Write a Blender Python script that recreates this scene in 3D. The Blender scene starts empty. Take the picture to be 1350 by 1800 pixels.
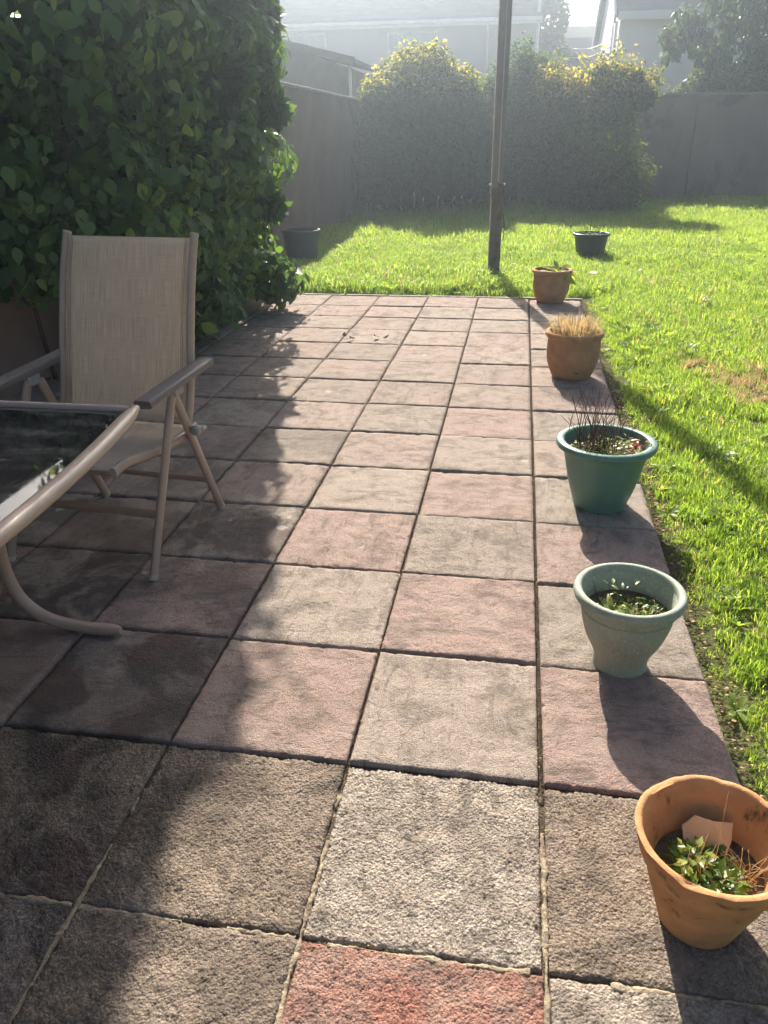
import bpy, math, random
import numpy as np
from mathutils import Vector, Matrix

random.seed(7)
RS = np.random.RandomState(11)
R = math.radians
SC = bpy.context.scene
COL = SC.collection

# ------------------------------------------------------------------ camera
S = 0.45                                   # one paving slab, metres
CAMPOS = np.array([-0.12717, -0.91977, 1.34120])
PITCH, YAW, ROLL = 0.451745, -0.166096, -0.011827
_cy, _sy = math.cos(YAW), math.sin(YAW)
_f = np.array([_sy * math.cos(PITCH), _cy * math.cos(PITCH), -math.sin(PITCH)])
_r = np.array([_cy, -_sy, 0.0])
_u = np.cross(_r, _f)
_c, _s = math.cos(ROLL), math.sin(ROLL)
_r, _u = _c * _r + _s * _u, -_s * _r + _c * _u
cam_data = bpy.data.cameras.new('camera')
cam_data.sensor_fit = 'VERTICAL'
cam_data.sensor_height = 24.0
cam_data.lens = 24.0 * 1368.25 / 1800.0
cam_data.clip_start = 0.02
cam_data.clip_end = 500.0
cam = bpy.data.objects.new('camera', cam_data)
cam.matrix_world = Matrix(((_r[0], _u[0], -_f[0], CAMPOS[0]), (_r[1], _u[1], -_f[1], CAMPOS[1]),
                           (_r[2], _u[2], -_f[2], CAMPOS[2]), (0, 0, 0, 1)))
COL.objects.link(cam)
SC.camera = cam

# ------------------------------------------------------------------ light
SUN_AZ, SUN_EL = 13.3, 32.0                # degrees left of +Y, degrees up
world = bpy.data.worlds.new('World')
SC.world = world
world.use_nodes = True
wn = world.node_tree
bg = wn.nodes['Background']
sky = wn.nodes.new('ShaderNodeTexSky')
sky.sky_type = 'NISHITA'
sky.sun_disc = False
sky.sun_elevation = R(SUN_EL)
sky.sun_rotation = R(-SUN_AZ)
sky.dust_density = 4.0
sky.ozone_density = 0.6
sky.air_density = 1.0
wn.links.new(sky.outputs[0], bg.inputs['Color'])
bg.inputs['Strength'].default_value = 0.068
sun_data = bpy.data.lights.new('sun', 'SUN')
sun_data.energy = 5.0
sun_data.angle = R(0.53)
sun_data.color = (1.0, 0.91, 0.79)
sun = bpy.data.objects.new('sun', sun_data)
SUNV = Vector((-math.sin(R(SUN_AZ)) * math.cos(R(SUN_EL)), math.cos(R(SUN_AZ)) * math.cos(R(SUN_EL)), math.sin(R(SUN_EL))))
sun.rotation_euler = SUNV.to_track_quat('Z', 'Y').to_euler()
sun.location = (-6, 20, 14)
COL.objects.link(sun)
vs = SC.view_settings
vs.view_transform = 'Standard'
vs.look = 'None'
vs.exposure = 1.32
vs.gamma = 1.0
vs.use_curve_mapping = False
SC.render.engine = 'CYCLES'
SC.cycles.use_denoising = True
SC.cycles.use_adaptive_sampling = True
SC.cycles.adaptive_threshold = 0.045
SC.cycles.adaptive_min_samples = 16
SC.cycles.max_bounces = 5
SC.cycles.diffuse_bounces = 3
SC.cycles.glossy_bounces = 2
SC.cycles.transmission_bounces = 4
SC.cycles.transparent_max_bounces = 4
SC.cycles.caustics_reflective = False
SC.cycles.caustics_refractive = False
SC.cycles.volume_bounces = 0
SC.cycles.sample_clamp_indirect = 6.0

# ------------------------------------------------------------------ helpers
def tag(o, label=None, cat=None, group=None, kind=None):
    if label: o['label'] = label
    if cat: o['category'] = cat
    if group: o['group'] = group
    if kind: o['kind'] = kind
    return o

def link(o, parent=None):
    COL.objects.link(o)
    if parent is not None:
        o.parent = parent
    return o

def empty(name, loc=(0, 0, 0), rz=0.0):
    o = bpy.data.objects.new(name, None)
    o.location = loc
    o.rotation_euler = (0, 0, rz)
    o.empty_display_size = 0.1
    return link(o)

def np_mesh(name, verts, faces, mat=None, smooth=False, tint=None):
    """verts (n,3); faces = list of index arrays, each (m,3) or (m,4)"""
    me = bpy.data.meshes.new(name)
    verts = np.asarray(verts, np.float32)
    me.vertices.add(len(verts))
    me.vertices.foreach_set('co', verts.ravel())
    fl = [np.asarray(f, np.int32) for f in faces if len(f)]
    idx = np.concatenate([f.ravel() for f in fl])
    sizes = np.concatenate([np.full(len(f), f.shape[1], np.int32) for f in fl])
    starts = np.concatenate([[0], np.cumsum(sizes)[:-1]]).astype(np.int32)
    me.loops.add(len(idx))
    me.loops.foreach_set('vertex_index', idx)
    me.polygons.add(len(sizes))
    me.polygons.foreach_set('loop_start', starts)
    if smooth:
        me.polygons.foreach_set('use_smooth', np.ones(len(sizes), bool))
    if tint is not None:
        a = me.attributes.new('tint', 'FLOAT', 'POINT')
        a.data.foreach_set('value', np.asarray(tint, np.float32))
    if mat: me.materials.append(mat)
    me.update(calc_edges=True)
    return me

class MB:
    """collects simple shapes into one mesh"""
    def __init__(self):
        self.v, self.f = [], []
    def add(self, vs_, fs_):
        n = len(self.v)
        self.v += [tuple(p) for p in vs_]
        self.f += [tuple(i + n for i in f) for f in fs_]
        return self
    def box(self, a, b, bev=0.0):
        x0, y0, z0 = a; x1, y1, z1 = b
        if bev <= 0:
            return self.add([(x0,y0,z0),(x1,y0,z0),(x1,y1,z0),(x0,y1,z0),(x0,y0,z1),(x1,y0,z1),(x1,y1,z1),(x0,y1,z1)],
                            [(3,2,1,0),(4,5,6,7),(0,1,5,4),(1,2,6,5),(2,3,7,6),(3,0,4,7)])
        vs_ = []
        for z, i in ((z0, bev), (z0 + bev, 0), (z1 - bev, 0), (z1, bev)):
            xa, xb, ya, yb = x0 + i, x1 - i, y0 + i, y1 - i
            k = bev
            vs_ += [(xa+k,ya,z),(xb-k,ya,z),(xb,ya+k,z),(xb,yb-k,z),(xb-k,yb,z),(xa+k,yb,z),(xa,yb-k,z),(xa,ya+k,z)]
        fs_ = [tuple(range(7, -1, -1)), tuple(range(24, 32))]
        for l in range(3):
            for i in range(8):
                j = (i + 1) % 8
                fs_.append((l*8+i, l*8+j, l*8+8+j, l*8+8+i))
        return self.add(vs_, fs_)
    def obox(self, c, ax, ay, az):
        """box from centre and three half-axis vectors"""
        c = np.array(c, float); ax = np.array(ax, float); ay = np.array(ay, float); az = np.array(az, float)
        p = [c + i*ax + j*ay + k*az for k in (-1,1) for (i,j) in ((-1,-1),(1,-1),(1,1),(-1,1))]
        return self.add(p, [(3,2,1,0),(4,5,6,7),(0,1,5,4),(1,2,6,5),(2,3,7,6),(3,0,4,7)])
    def tube(self, path, rx, ry=None, n=10, up=(0, 0, 1), taper=None, caps=True, sq=1.0):
        ry = rx if ry is None else ry
        P = np.array(path, float)
        m = len(P)
        T = np.gradient(P, axis=0) if m > 2 else np.array([P[1]-P[0]]*2)
        T /= np.linalg.norm(T, axis=1)[:, None]
        base = len(self.v)
        a0 = np.array(up, float)
        vs_ = []
        for i in range(m):
            a = a0 - T[i] * a0.dot(T[i])
            if np.linalg.norm(a) < 1e-4:
                a = np.array((1.0, 0, 0)) - T[i] * T[i][0]
                if np.linalg.norm(a) < 1e-4: a = np.array((0, 1.0, 0))
            a /= np.linalg.norm(a)
            b = np.cross(T[i], a)
            k = 1.0 if taper is None else taper[i]
            for j in range(n):
                t = 2*math.pi*j/n
                ct, sn = math.cos(t), math.sin(t)
                if sq != 1.0: ct, sn = math.copysign(abs(ct)**sq, ct), math.copysign(abs(sn)**sq, sn)
                vs_.append(P[i] + a*ct*ry*k + b*sn*rx*k)
        fs_ = []
        for i in range(m-1):
            for j in range(n):
                j2 = (j+1) % n
                fs_.append((i*n+j, i*n+j2, (i+1)*n+j2, (i+1)*n+j))
        if caps:
            fs_.append(tuple(range(n-1, -1, -1)))
            fs_.append(tuple(range((m-1)*n, m*n)))
        return self.add(vs_, fs_)
    def lathe(self, prof, n=48, centre=(0, 0, 0), wob=None, closed=False):
        cx, cy, cz = centre
        vs_ = []
        for k, (r, z) in enumerate(prof):
            for j in range(n):
                t = 2*math.pi*j/n
                d = wob(t, k) if wob else (0.0, 0.0)
                vs_.append((cx + (r+d[0])*math.cos(t), cy + (r+d[0])*math.sin(t), cz + z + d[1]))
        fs_ = []
        for k in range(len(prof)-1):
            for j in range(n):
                j2 = (j+1) % n
                fs_.append((k*n+j, k*n+j2, (k+1)*n+j2, (k+1)*n+j))
        if not closed:
            pass
        return self.add(vs_, fs_)
    def build(self, name, mat, parent=None, smooth=False, angle=None):
        me = bpy.data.meshes.new(name)
        me.from_pydata([tuple(map(float, p)) for p in self.v], [], self.f)
        if mat: me.materials.append(mat)
        if smooth:
            for p in me.polygons: p.use_smooth = True
            if angle:
                try: me.set_sharp_from_angle(angle=R(angle))
                except Exception: pass
        me.update()
        o = bpy.data.objects.new(name, me)
        return link(o, parent)

def smooth_path(pts, n):
    """Catmull-Rom through pts, n samples per span"""
    P = [np.array(p, float) for p in pts]
    P = [2*P[0]-P[1]] + P + [2*P[-1]-P[-2]]
    out = []
    for i in range(1, len(P)-2):
        for k in range(n):
            t = k/n
            a, b, c, d = P[i-1], P[i], P[i+1], P[i+2]
            out.append(0.5*((2*b)+(c-a)*t+(2*a-5*b+4*c-d)*t*t+(3*b-a-3*c+d)*t**3))
    out.append(P[-2])
    return out

def fnoise(n, lo, hi, size, seed):
    """tileable band-passed noise on an n x n grid; lo..hi = wavelengths in metres; unit std"""
    rs = np.random.RandomState(seed)
    w = np.fft.fft2(rs.randn(n, n))
    fx = np.fft.fftfreq(n, d=size/n)
    k = np.sqrt(fx[:, None]**2 + fx[None, :]**2)
    m = (k >= 1.0/hi) & (k <= 1.0/lo)
    f = np.real(np.fft.ifft2(w*m/np.maximum(k, 1e-6)**0.6))
    s = f.std()
    return f/(s if s > 0 else 1)

# ------------------------------------------------------------------ materials
def new_mat(name):
    m = bpy.data.materials.new(name)
    m.use_nodes = True
    nt = m.node_tree
    b = nt.nodes['Principled BSDF']
    return m, nt, b

def nd(nt, typ, **kw):
    n = nt.nodes.new(typ)
    for k, v in kw.items(): setattr(n, k, v)
    return n

def ramp(nt, stops, interp='LINEAR'):
    n = nt.nodes.new('ShaderNodeValToRGB')
    n.color_ramp.interpolation = interp
    el = n.color_ramp.elements
    el[0].position, el[0].color = stops[0][0], (*stops[0][1], 1)
    el[1].position, el[1].color = stops[-1][0], (*stops[-1][1], 1)
    for p, c in stops[1:-1]:
        e = el.new(p); e.color = (*c, 1)
    return n

def noise(nt, vec, scale, detail=4.0, rough=0.55, dist=0.0):
    n = nt.nodes.new('ShaderNodeTexNoise')
    n.inputs['Scale'].default_value = scale
    n.inputs['Detail'].default_value = detail
    n.inputs['Roughness'].default_value = rough
    n.inputs['Distortion'].default_value = dist
    if vec is not None: nt.links.new(vec, n.inputs['Vector'])
    return n

def mixc(nt, fac, a, b, mode='MIX'):
    n = nt.nodes.new('ShaderNodeMix')
    n.data_type = 'RGBA'; n.blend_type = mode
    for sock, val in ((n.inputs[0], fac), (n.inputs[6], a), (n.inputs[7], b)):
        if isinstance(val, bpy.types.NodeSocket): nt.links.new(val, sock)
        elif isinstance(val, (int, float)): sock.default_value = val
        else: sock.default_value = (*val, 1)
    return n.outputs[2]

def math_(nt, op, a, b=None, clamp=False):
    n = nt.nodes.new('ShaderNodeMath'); n.operation = op; n.use_clamp = clamp
    for i, v in enumerate((a, b)):
        if v is None: continue
        if isinstance(v, bpy.types.NodeSocket): nt.links.new(v, n.inputs[i])
        else: n.inputs[i].default_value = v
    return n.outputs[0]

def maprange(nt, v, a, b, c=0.0, d=1.0):
    n = nt.nodes.new('ShaderNodeMapRange'); n.clamp = True
    nt.links.new(v, n.inputs[0])
    for i, x in enumerate((a, b, c, d)): n.inputs[i+1].default_value = x
    return n.outputs[0]

def bump(nt, height, strength, dist, bsdf):
    n = nt.nodes.new('ShaderNodeBump')
    n.inputs['Strength'].default_value = strength
    n.inputs['Distance'].default_value = dist
    nt.links.new(height, n.inputs['Height'])
    nt.links.new(n.outputs[0], bsdf.inputs['Normal'])

def objvec(nt, rand=True):
    tc = nt.nodes.new('ShaderNodeTexCoord')
    if not rand: return tc.outputs['Object']
    oi = nt.nodes.new('ShaderNodeObjectInfo')
    m = nt.nodes.new('ShaderNodeVectorMath'); m.operation = 'MULTIPLY_ADD'
    c = nt.nodes.new('ShaderNodeCombineXYZ')
    for i, k in enumerate((37.0, 91.0, 13.0)):
        nt.links.new(math_(nt, 'MULTIPLY', oi.outputs['Random'], k), c.inputs[i])
    nt.links.new(tc.outputs['Object'], m.inputs[0])
    m.inputs[1].default_value = (1, 1, 1)
    nt.links.new(c.outputs[0], m.inputs[2])
    return m.outputs[0]

def rough_mat(name, c1, c2, scale=8.0, rough=0.85, bstr=0.3, bdist=0.004, bscale=120.0, spec=0.3, metal=0.0, extra=None):
    m, nt, b = new_mat(name)
    v = objvec(nt)
    n1 = noise(nt, v, scale, 6, 0.6)
    col = mixc(nt, maprange(nt, n1.outputs[0], 0.32, 0.68), c1, c2)
    if extra:
        n3 = noise(nt, v, extra[1], 5, 0.65, 0.6)
        col = mixc(nt, maprange(nt, n3.outputs[0], extra[2], extra[2]+0.09), col, extra[0])
    nt.links.new(col, b.inputs['Base Color'])
    b.inputs['Roughness'].default_value = rough
    b.inputs['Specular IOR Level'].default_value = spec
    b.inputs['Metallic'].default_value = metal
    n2 = noise(nt, v, bscale, 4, 0.6)
    bump(nt, n2.outputs[0], bstr, bdist, b)
    return m

def slab_mat(name, coarse):
    m, nt, b = new_mat(name)
    v = objvec(nt)
    oi = nd(nt, 'ShaderNodeObjectInfo')
    tint = oi.outputs['Color']
    # aggregate speckle
    vo = nd(nt, 'ShaderNodeTexVoronoi'); vo.inputs['Scale'].default_value = 230 if coarse else 300
    nt.links.new(v, vo.inputs['Vector'])
    sp = nd(nt, 'ShaderNodeSeparateColor'); nt.links.new(vo.outputs['Color'], sp.inputs[0])
    speck = maprange(nt, sp.outputs[0], 0, 1, 0.62 if coarse else 0.74, 1.32 if coarse else 1.24)
    col = mixc(nt, 1.0, tint, (1, 1, 1), 'MULTIPLY')
    cs = nd(nt, 'ShaderNodeCombineColor')
    for i in range(3): nt.links.new(speck, cs.inputs[i])
    col = mixc(nt, 1.0, col, cs.outputs[0], 'MULTIPLY')
    # colour bleeding between pigment and cement
    n1 = noise(nt, v, 6.0, 3, 0.6, 0.8)
    col = mixc(nt, maprange(nt, n1.outputs[0], 0.42, 0.72, 0, 0.6), col, (0.355, 0.29, 0.235))
    # dirt and algae gathered in hollows of its own shape
    n2 = noise(nt, v, 9.0, 5, 0.68, 0.5)
    col = mixc(nt, maprange(nt, n2.outputs[0], 0.47, 0.70, 0, 0.8), col, (0.12, 0.098, 0.078))
    # streaky dirt along the riven lines
    mp = nd(nt, 'ShaderNodeMapping'); mp.inputs['Scale'].default_value = (2.2, 9.0, 1.0); mp.inputs['Rotation'].default_value = (0, 0, 0.5)
    nt.links.new(v, mp.inputs[0])
    n5 = noise(nt, mp.outputs[0], 2.6, 4, 0.65, 1.2)
    col = mixc(nt, maprange(nt, n5.outputs[0], 0.54, 0.68, 0, 0.6), col, (0.13, 0.105, 0.085))
    # heavy stain, per slab (alpha)
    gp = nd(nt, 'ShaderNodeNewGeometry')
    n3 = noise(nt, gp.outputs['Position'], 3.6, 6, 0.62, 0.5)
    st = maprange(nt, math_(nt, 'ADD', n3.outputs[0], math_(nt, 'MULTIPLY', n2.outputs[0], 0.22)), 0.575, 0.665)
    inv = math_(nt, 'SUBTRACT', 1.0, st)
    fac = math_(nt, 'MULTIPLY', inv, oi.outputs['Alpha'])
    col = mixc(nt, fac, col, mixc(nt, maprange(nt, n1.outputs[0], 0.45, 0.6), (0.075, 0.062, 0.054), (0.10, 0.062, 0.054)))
    # pale lichen / paint spots
    v2 = nd(nt, 'ShaderNodeTexVoronoi'); v2.inputs['Scale'].default_value = 9.0
    nt.links.new(v, v2.inputs['Vector'])
    sp2 = nd(nt, 'ShaderNodeSeparateColor'); nt.links.new(v2.outputs['Color'], sp2.inputs[0])
    n4 = noise(nt, v, 60.0, 3, 0.6)
    dd = math_(nt, 'ADD', v2.outputs['Distance'], math_(nt, 'MULTIPLY', n4.outputs[0], 0.16))
    lim = math_(nt, 'MULTIPLY', maprange(nt, sp2.outputs[1], 0.86, 1.0), 0.26)
    spot = maprange(nt, math_(nt, 'SUBTRACT', lim, dd), -0.02, 0.02, 0, 0.6)
    col = mixc(nt, spot, col, (0.52, 0.48, 0.44))
    nt.links.new(col, b.inputs['Base Color'])
    b.inputs['Roughness'].default_value = 0.9
    b.inputs['Specular IOR Level'].default_value = 0.25
    nb = noise(nt, v, 330.0 if coarse else 420.0, 3, 0.7)
    nb2 = noise(nt, v, 90.0, 3, 0.6)
    hsum = math_(nt, 'ADD', nb.outputs[0], math_(nt, 'MULTIPLY', nb2.outputs[0], 0.6 if coarse else 0.3))
    vb = nd(nt, 'ShaderNodeTexVoronoi'); vb.inputs['Scale'].default_value = 165 if coarse else 240
    nt.links.new(v, vb.inputs['Vector'])
    hsum = math_(nt, 'SUBTRACT', hsum, math_(nt, 'MULTIPLY', vb.outputs['Distance'], 1.1 if coarse else 0.9))
    bump(nt, hsum, 1.0 if coarse else 0.8, 0.0042 if coarse else 0.0032, b)
    return m

def leaf_mat(name, stops, trans=0.45, rough=0.38, spec=0.5, tcol=None, tboost=1.6):
    m, nt, b = new_mat(name)
    at = nd(nt, 'ShaderNodeAttribute'); at.attribute_name = 'tint'
    rp = ramp(nt, stops)
    nt.links.new(at.outputs['Fac'], rp.inputs[0])
    nt.links.new(rp.outputs[0], b.inputs['Base Color'])
    b.inputs['Roughness'].default_value = rough
    b.inputs['Specular IOR Level'].default_value = spec
    tr = nd(nt, 'ShaderNodeBsdfTranslucent')
    tc = mixc(nt, 1.0, rp.outputs[0], tcol or (1.5*tboost, 1.35*tboost, 0.55*tboost), 'MULTIPLY')
    nt.links.new(tc, tr.inputs['Color'])
    mx = nd(nt, 'ShaderNodeMixShader'); mx.inputs[0].default_value = trans
    nt.links.new(b.outputs[0], mx.inputs[1]); nt.links.new(tr.outputs[0], mx.inputs[2])
    nt.links.new(mx.outputs[0], nt.nodes['Material Output'].inputs['Surface'])
    return m

def plain(name, col, rough=0.5, metal=0.0, spec=0.5):
    return rough_mat(name, col, tuple(c*0.82 for c in col), 14.0, rough, 0.12, 0.002, 160.0, spec, metal)

M = {}
M['slab_coarse'] = slab_mat('slab_coarse', True)
M['slab_riven'] = slab_mat('slab_riven', False)
M['mortar'] = rough_mat('mortar', (0.42, 0.35, 0.245), (0.21, 0.165, 0.115), 45, 0.95, 0.9, 0.006, 140, 0.2)
M['joint'] = rough_mat('joint_soil', (0.07, 0.055, 0.038), (0.16, 0.12, 0.08), 30, 1.0, 1.0, 0.01, 160, 0.1)
M['soil'] = rough_mat('soil', (0.085, 0.065, 0.042), (0.19, 0.145, 0.09), 22, 1.0, 1.0, 0.012, 90, 0.1)
M['ground'] = rough_mat('earth', (0.07, 0.085, 0.03), (0.10, 0.10, 0.045), 2.0, 1.0, 0.8, 0.02, 30, 0.1)
M['lawn'] = rough_mat('lawn_earth', (0.08, 0.115, 0.028), (0.14, 0.125, 0.055), 5.0, 1.0, 1.0, 0.02, 60, 0.1)
M['wall'] = rough_mat('wall_render', (0.245, 0.170, 0.138), (0.165, 0.118, 0.10), 1.6, 0.95, 0.6, 0.008, 45, 0.15, extra=((0.075, 0.07, 0.055), 0.9, 0.60))
M['coping'] = rough_mat('coping', (0.30, 0.27, 0.24), (0.20, 0.18, 0.16), 5, 0.95, 0.5, 0.006, 60, 0.2)
M['edging'] = rough_mat('edging', (0.42, 0.37, 0.31), (0.26, 0.22, 0.18), 9, 0.95, 0.7, 0.006, 80, 0.2)
M['wood'] = rough_mat('weathered_wood', (0.24, 0.19, 0.155), (0.12, 0.095, 0.078), 12, 0.85, 0.6, 0.004, 90, 0.25)
M['post_paint'] = rough_mat('post_paint', (0.34, 0.285, 0.245), (0.24, 0.20, 0.175), 6, 0.6, 0.3, 0.003, 60, 0.4)
M['strip'] = plain('pale_line', (0.62, 0.62, 0.66), 0.4)
M['bolt'] = plain('zinc', (0.55, 0.55, 0.55), 0.35, 0.9)
M['white_paint'] = rough_mat('white_paint', (0.78, 0.77, 0.76), (0.66, 0.65, 0.64), 3, 0.55, 0.1, 0.002, 60, 0.4)
M['house_render'] = rough_mat('house_render', (0.38, 0.36, 0.38), (0.33, 0.31, 0.33), 0.8, 0.9, 0.4, 0.01, 30, 0.2)
M['white_render'] = rough_mat('white_render', (0.86, 0.86, 0.88), (0.80, 0.80, 0.83), 0.7, 0.85, 0.3, 0.008, 30, 0.25)
M['slate'] = rough_mat('slate', (0.12, 0.12, 0.135), (0.08, 0.08, 0.092), 2.5, 0.7, 0.5, 0.01, 20, 0.3)
M['dark_roof'] = rough_mat('felt_roof', (0.085, 0.085, 0.095), (0.06, 0.06, 0.068), 3, 0.75, 0.5, 0.01, 40, 0.3)
M['shed_board'] = rough_mat('shed_boards', (0.155, 0.125, 0.11), (0.10, 0.08, 0.072), 4, 0.85, 0.4, 0.006, 30, 0.2)
M['tile_red'] = rough_mat('red_tile', (0.30, 0.11, 0.07), (0.22, 0.08, 0.055), 4, 0.8, 0.4, 0.006, 30, 0.2)
M['tan_metal'] = rough_mat('tan_metal', (0.44, 0.315, 0.235), (0.39, 0.28, 0.21), 20, 0.40, 0.06, 0.001, 300, 0.5, 0.0)
M['cap_plastic'] = rough_mat('cap_plastic', (0.55, 0.47, 0.38), (0.42, 0.36, 0.29), 60, 0.55, 0.2, 0.001, 200)
M['lever'] = rough_mat('grey_plastic', (0.40, 0.38, 0.35), (0.30, 0.28, 0.26), 60, 0.5, 0.1, 0.001, 200)
M['bark'] = rough_mat('bark', (0.10, 0.075, 0.055), (0.055, 0.042, 0.033), 18, 0.95, 0.9, 0.01, 50, 0.15)
M['terracotta'] = rough_mat('terracotta', (0.63, 0.335, 0.15), (0.45, 0.23, 0.105), 16, 0.9, 0.5, 0.003, 150, 0.2, extra=((0.17, 0.105, 0.05), 17.0, 0.57))
M['terracotta_old'] = rough_mat('weathered_terracotta', (0.52, 0.29, 0.14), (0.36, 0.20, 0.10), 14, 0.88, 0.45, 0.003, 110, 0.25, extra=((0.095, 0.085, 0.06), 15.0, 0.62))
M['shard'] = rough_mat('shard', (0.74, 0.52, 0.35), (0.66, 0.44, 0.28), 25, 0.9, 0.4, 0.002, 160, 0.2)
M['teal'] = rough_mat('teal_plastic', (0.125, 0.255, 0.19), (0.10, 0.21, 0.16), 10, 0.42, 0.1, 0.001, 200, 0.5)
M['sage'] = rough_mat('sage_plastic', (0.36, 0.40, 0.305), (0.28, 0.315, 0.24), 12, 0.7, 0.25, 0.002, 150, 0.4, extra=((0.44, 0.48, 0.40), 110.0, 0.55))
M['dark_green'] = rough_mat('dark_green_plastic', (0.028, 0.06, 0.045), (0.02, 0.045, 0.034), 10, 0.4, 0.1, 0.001, 200, 0.5)
M['grey_tub'] = rough_mat('grey_tub', (0.07, 0.075, 0.07), (0.05, 0.055, 0.05), 8, 0.55, 0.2, 0.001, 160, 0.4)
M['twig'] = rough_mat('twig', (0.16, 0.085, 0.06), (0.10, 0.06, 0.045), 40, 0.85, 0.2, 0.001, 200, 0.2)
M['straw'] = rough_mat('straw', (0.56, 0.40, 0.20), (0.40, 0.27, 0.13), 50, 0.8, 0.2, 0.001, 200, 0.2)
M['red_leaf'] = leaf_mat('red_leaf', [(0, (0.34, 0.02, 0.025)), (1, (0.50, 0.05, 0.04))], 0.4, 0.4, 0.4, (1.6, 0.7, 0.6))
M['hedge_leaf'] = leaf_mat('hedge_leaf', [(0, (0.036, 0.085, 0.030)), (0.55, (0.078, 0.165, 0.048)), (0.85, (0.145, 0.24, 0.07)), (1, (0.23, 0.30, 0.09))], 0.42, 0.42, 0.38)
M['bush_leaf'] = leaf_mat('bush_leaf', [(0, (0.032, 0.066, 0.02)), (0.6, (0.08, 0.125, 0.03)), (1, (0.50, 0.47, 0.09))], 0.38, 0.7, 0.15)  # yellow end holds new growth and the painted sunlit rim
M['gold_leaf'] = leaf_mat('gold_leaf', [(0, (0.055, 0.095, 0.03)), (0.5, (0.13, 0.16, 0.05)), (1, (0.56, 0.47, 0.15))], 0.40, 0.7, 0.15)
M['shrub_leaf'] = leaf_mat('shrub_leaf', [(0, (0.03, 0.075, 0.032)), (0.6, (0.075, 0.14, 0.05)), (1, (0.22, 0.29, 0.10))], 0.35, 0.7, 0.15)
M['tree_leaf'] = leaf_mat('tree_leaf', [(0, (0.018, 0.045, 0.016)), (0.6, (0.04, 0.09, 0.024)), (1, (0.11, 0.18, 0.045))], 0.36, 0.45, 0.35)
M['far_leaf'] = leaf_mat('far_leaf', [(0, (0.025, 0.055, 0.025)), (1, (0.06, 0.10, 0.04))], 0.3, 0.6, 0.3)
M['grass'] = leaf_mat('grass_blade', [(0, (0.09, 0.155, 0.030)), (0.5, (0.175, 0.27, 0.050)), (0.85, (0.27, 0.33, 0.085)), (1, (0.42, 0.36, 0.16))], 0.58, 0.45, 0.4, (2.5, 2.4, 1.1))
M['dry_grass'] = leaf_mat('dry_grass', [(0, (0.46, 0.35, 0.18)), (1, (0.66, 0.54, 0.33))], 0.4, 0.7, 0.2, (1.3, 1.2, 0.95))
M['weed_leaf'] = leaf_mat('weed_leaf', [(0, (0.06, 0.13, 0.03)), (0.6, (0.13, 0.22, 0.045)), (1, (0.34, 0.36, 0.08))], 0.45, 0.42, 0.45)

def fabric_mat():
    m, nt, b = new_mat('sling_fabric')
    tc = nd(nt, 'ShaderNodeTexCoord')
    sx = nd(nt, 'ShaderNodeSeparateXYZ'); nt.links.new(tc.outputs['UV'], sx.inputs[0])
    def streak(sc_x, sc_y):
        mp = nd(nt, 'ShaderNodeMapping'); mp.inputs['Scale'].default_value = (sc_x, sc_y, 1)
        nt.links.new(tc.outputs['UV'], mp.inputs[0])
        return noise(nt, mp.outputs[0], 1.0, 3, 0.65).outputs[0]
    warp = streak(420, 8); weft = streak(10, 460)
    c = mixc(nt, maprange(nt, warp, 0.36, 0.66), (0.64, 0.55, 0.44), (0.92, 0.84, 0.70))
    c = mixc(nt, maprange(nt, weft, 0.46, 0.70, 0, 0.55), c, (0.54, 0.47, 0.38))
    nt.links.new(c, b.inputs['Base Color'])
    b.inputs['Roughness'].default_value = 0.75
    b.inputs['Specular IOR Level'].default_value = 0.25
    def wave(axis, sc):
        w = nd(nt, 'ShaderNodeTexWave', bands_direction=axis)
        w.inputs['Scale'].default_value = sc; w.inputs['Distortion'].default_value = 0.4
        nt.links.new(tc.outputs['UV'], w.inputs['Vector'])
        return w.outputs['Fac']
    h = math_(nt, 'ADD', wave('X', 75), wave('Y', 75))
    bump(nt, h, 0.5, 0.0008, b)
    tr = nd(nt, 'ShaderNodeBsdfTranslucent'); nt.links.new(c, tr.inputs['Color'])
    mx = nd(nt, 'ShaderNodeMixShader'); mx.inputs[0].default_value = 0.55
    nt.links.new(b.outputs[0], mx.inputs[1]); nt.links.new(tr.outputs[0], mx.inputs[2])
    nt.links.new(mx.outputs[0], nt.nodes['Material Output'].inputs['Surface'])
    return m
M['fabric'] = fabric_mat()

def glass_mat(name, tint, rough=0.03, dirt=0.25):
    m, nt, b = new_mat(name)
    v = objvec(nt, False)
    mp = nd(nt, 'ShaderNodeMapping'); mp.inputs['Scale'].default_value = (3.0, 14.0, 1.0); mp.inputs['Rotation'].default_value = (0, 0, 0.7)
    nt.links.new(v, mp.inputs[0])
    n1 = noise(nt, mp.outputs[0], 2.2, 8, 0.7, 0.7)
    n2 = noise(nt, v, 7.0, 5, 0.7)
    f = math_(nt, 'MULTIPLY', maprange(nt, n1.outputs[0], 0.44, 0.66, 0, dirt), maprange(nt, n2.outputs[0], 0.30, 0.6))
    c = mixc(nt, f, tint, (0.42, 0.38, 0.32))
    nt.links.new(c, b.inputs['Base Color'])
    nt.links.new(maprange(nt, n1.outputs[0], 0.4, 0.8, rough, rough + 0.05), b.inputs['Roughness'])
    b.inputs['IOR'].default_value = 1.6
    b.inputs['Specular IOR Level'].default_value = 0.75
    return m
M['table_glass'] = glass_mat('smoked_glass', (0.016, 0.016, 0.017), 0.02, 0.30)
M['pane'] = glass_mat('window_glass', (0.10, 0.115, 0.13), 0.05, 0.05)

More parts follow.
